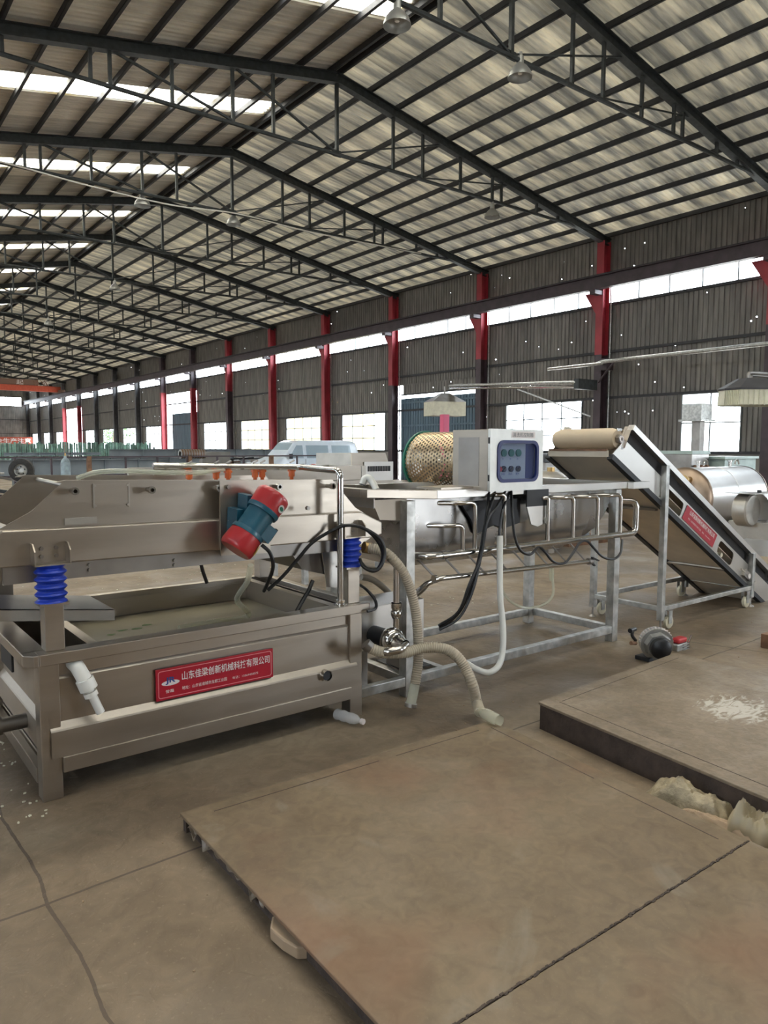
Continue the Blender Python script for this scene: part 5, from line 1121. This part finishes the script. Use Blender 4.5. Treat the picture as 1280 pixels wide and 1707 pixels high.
# green bars stack (upright)
t = thing('green_bar_rack', 'long rack of upright green painted bars far behind the railing', 'rack', (9.5, 44, 0)); rnd = random.Random(4); mbr = None
for i in range(110):
    x = 2.5+i*.125; h = 1.84+rnd.uniform(-.1, .04); MB().box(x-.045, 44+rnd.uniform(-.05, .05), .1, x+.045, 44.1, h).build('green_bar', 'greensheet', t)
for z in (.5, 1.2): MB().box(2.4, 44.08, z, 16.4, 44.14, z+.05).build('rack_rail', 'truss', t)
for x in (2.4, 9.4, 16.4): MB().box(x-.04, 44.1, 0, x+.04, 44.18, 1.6).build('rack_post', 'truss', t)
# banner on the far wall
t = thing('red_banner', 'faded red banner with large white characters on the far end wall', 'banner', (17.5, 103, 0)); MB().box(13.5, 103, 1.9, 22.3, 103.05, 2.9).build('banner_cloth', 'crane', t); text('lettering', '操作规程安全生产注意', 'signwhite', t, (13.8, 102.99, 2.05), 8.3, .72, bold=.02)
for x in (13.6, 18, 22.2): MB().box(x-.05, 103.05, 0, x+.05, 103.12, 2.9).build('banner_post', 'colgrey', t)
# tyre on a cart, gas cylinder
q = PD(36, 784, 17)
t = thing('spare_wheel', 'dusty spare wheel leaning on the scrap heap at the far left', 'wheel', (q.x, q.y, q.z-.27)); wd = Vector((sin(YAW-.2), cos(YAW-.2), 0))*-1
MB().lathe([(-.10, .15), (-.10, .22), (-.07, .27), (.07, .27), (.10, .22), (.10, .15), (.04, .14), (-.04, .14), (-.10, .15)], (q.x, q.y, q.z), wd, 32).build('tyre', 'tyre', t)
MB().lathe([(.02, .0), (.02, .05), (.05, .06), (.03, .12), (.08, .15), (.09, .16)], (q.x, q.y, q.z), wd, 24).build('wheel_rim', 'galv', t)
for i in range(5):
    a = i*2*pi/5; e1 = Vector((0,0,1)); e2 = wd.cross(e1); c_ = q+wd*.045+(e1*cos(a)+e2*sin(a))*.085; MB().cyl(c_, c_+wd*.01, .018, 8).build('rim_hole', 'blackp', t)
t = thing('scrap_heap', 'heap of dark green and black scrap under the spare wheel', 'scrap', (q.x-.2, q.y+.4, 0)); rnd = random.Random(11)
for i in range(26):
    x, y, z = q.x-.9+rnd.random()*1.3, q.y+.1+rnd.random()*.8, .05+rnd.random()*.95; a, b = rnd.random()*pi, rnd.uniform(-.5, .5)
    if x > q.x+.1: z *= .7
    MB().bar((x, y, z), (x+.5*cos(a), y+.5*sin(a)*.6, max(.04, z+b*.4)), rnd.uniform(.04, .12), rnd.uniform(.03, .09)).build('scrap_piece', rnd.choice(['truss', 'greensheet', 'blackp', 'steel_dark', 'galv']), t)
q = PD(109, 772, 17)
t = thing('gas_cylinder', 'grey blue gas cylinder standing behind the vibrating screen', 'gas cylinder', (q.x, q.y, 0)); MB().lathe([(0, 0), (0, .095), (.02, .105), (1.18, .105), (1.26, .08), (1.31, .035), (1.36, .03), (1.36, 0)], (q.x, q.y, 0), (0,0,1), 24).build('cylinder_body', mat('blue_grey_cylinder_paint', (.25, .31, .33), .45, .2, .35, 6), t); MB().cyl((q.x, q.y, 1.36), (q.x, q.y, 1.42), .02, 8).build('cylinder_valve', 'brass', t)
# second washer trough and louvred housing behind
t = thing('stainless_trough', 'plain stainless trough standing behind the vibrating screen', 'trough', (5.0, 7.2, 0))
MB().box(2.6, 7.0, 1.18, 5.10, 7.04, 1.34).build('trough_front', 'steel', t); MB().box(2.6, 7.0, 1.02, 5.22, 7.04, 1.17).build('trough_front', 'steel', t); MB().box(2.6, 7.75, 1.02, 5.2, 7.79, 1.34).build('trough_back', 'film', t); MB().box(2.6, 7.04, 1.0, 5.2, 7.75, 1.02).build('trough_bottom', 'film', t); MB().box(5.14, 7.04, 1.02, 5.2, 7.75, 1.34).build('trough_end', 'film', t)
for x in (4.3, 5.05):
    for y in (7.0, 7.7): MB().box(x, y, 0, x+.06, y+.06, 1.02).build('leg', 'galv', t)
t = thing('louvred_housing', 'stainless machine housing with a bright louvred panel behind the washer', 'machine', (5.4, 7.4, 0)); a0, a1 = P(585, 757, 7.4).x, P(653, 757, 7.4).x
plate('housing_front', [(a0, 0.2), (a1, .2), (a1, 1.30), (a1-.06, 1.34), (a1-.12, 1.49), (a0, 1.49)], [], 7.38, 7.40, 'steel', t); MB().box(a0, 7.4, .2, a1-.12, 8.2, 1.485).build('housing_body', 'film', t)
b0_, b1_ = P(606, 770, 7.37), P(654, 800, 7.37); lv = MB().box(b0_.x, 7.355, b1_.z, b1_.x, 7.375, b0_.z).build('louvre_panel', 'steel_bright', t)
for i in range(14):
    x = b0_.x+.06+i*(b1_.x-b0_.x-.12)/13; MB().box(x-.006, 7.345, b0_.z-.12, x+.006, 7.355, b0_.z-.055).build('louvre_slot', 'blackp', lv)
for x in (a0+.05, a1-.2): MB().box(x, 7.42, 0, x+.06, 7.5, .2).build('foot', 'galv', t)
t = thing('clutter_pile', 'small heap of coloured cloths and tools on a board behind the screen', 'clutter', (9.5, 18, 0)); rnd = random.Random(21); q = P(520, 778, 16)
MB().box(q.x-1.0, 15.8, 0, q.x+.8, 16.4, 1.0).build('work_bench', 'cardboard', t)
for i in range(18):
    x = q.x-.7+rnd.random()*1.3; s = rnd.uniform(.04, .11); MB().lathe([(-s*.7, 0), (-s*.5, s*.8), (0, s), (s*.5, s*.7), (s*.7, 0)], (x, 15.95+rnd.random()*.2, 1.0+s*.7), (rnd.random()-.5, rnd.random()-.5, 1), 8, False).build('clutter_item', rnd.choice(['blackp', 'motor_red', 'yellow', 'steel_dark', 'greenrim', 'signwhite']), t)
t = machine_box('pale_crate', 'pale grey crate between the open door and the scrap metal', 'crate', P(337, 760, 30).x, 30, P(384, 760, 30).x, 30.8, 1.38, 'concrete_wall')
t = thing('scrap_metal_pile', 'pile of dark metal profiles in front of the windows left of the van', 'scrap', (14.5, 33, 0)); rnd = random.Random(31)
for i in range(70):
    x = 13.6+rnd.random()*4.0; y = 33+rnd.random()*1.5; z = .05+rnd.random()*1.35; a = rnd.uniform(-.4, .4)
    MB().bar((x, y, z), (x+rnd.uniform(.4, 1.2), y+a, max(.04, z+rnd.uniform(-.15, .15))), rnd.uniform(.05, .14), rnd.uniform(.05, .12)).build('metal_profile', rnd.choice(['steel_dark', 'galv', 'beam', 'blackp', 'rust']), t)
# outside: ochre building and trees seen through the far openings
t = thing('ochre_building', 'ochre building outside seen through the distant windows', 'building', (40, 62, -.16)); MB().box(36, 58, -.16, 44, 74, 6).build('building_wall', 'outyellow', t); MB().box(35.7, 57.7, 6, 44.3, 74.3, 6.3).build('building_roof', 'crane', t)
t = thing('tree', 'green tree outside the far open doorway', 'tree', (38, 120, -.16)); MB().cyl((38, 120, -.16), (38, 120, 4), .3, 8, .2).build('tree_trunk', 'rust', t)
rnd = random.Random(2); lf = MB()
for i in range(900):
    a, b, r = rnd.random()*2*pi, rnd.uniform(-1, 1), rnd.random()**.4*3.6; s = .35; c_ = Vector((38+r*cos(a)*sqrt(1-b*b), 120+r*sin(a)*sqrt(1-b*b), 5.5+r*b)); d1 = Vector((rnd.random()-.5, rnd.random()-.5, rnd.random()-.5)).normalized(); d2 = d1.orthogonal().normalized()
    lf.add([c_-d1*s, c_+d2*s*.5, c_+d1*s, c_-d2*s*.5], [(0,1,2,3)])
lf.build('tree_crown', 'leaf', t, kind='stuff')
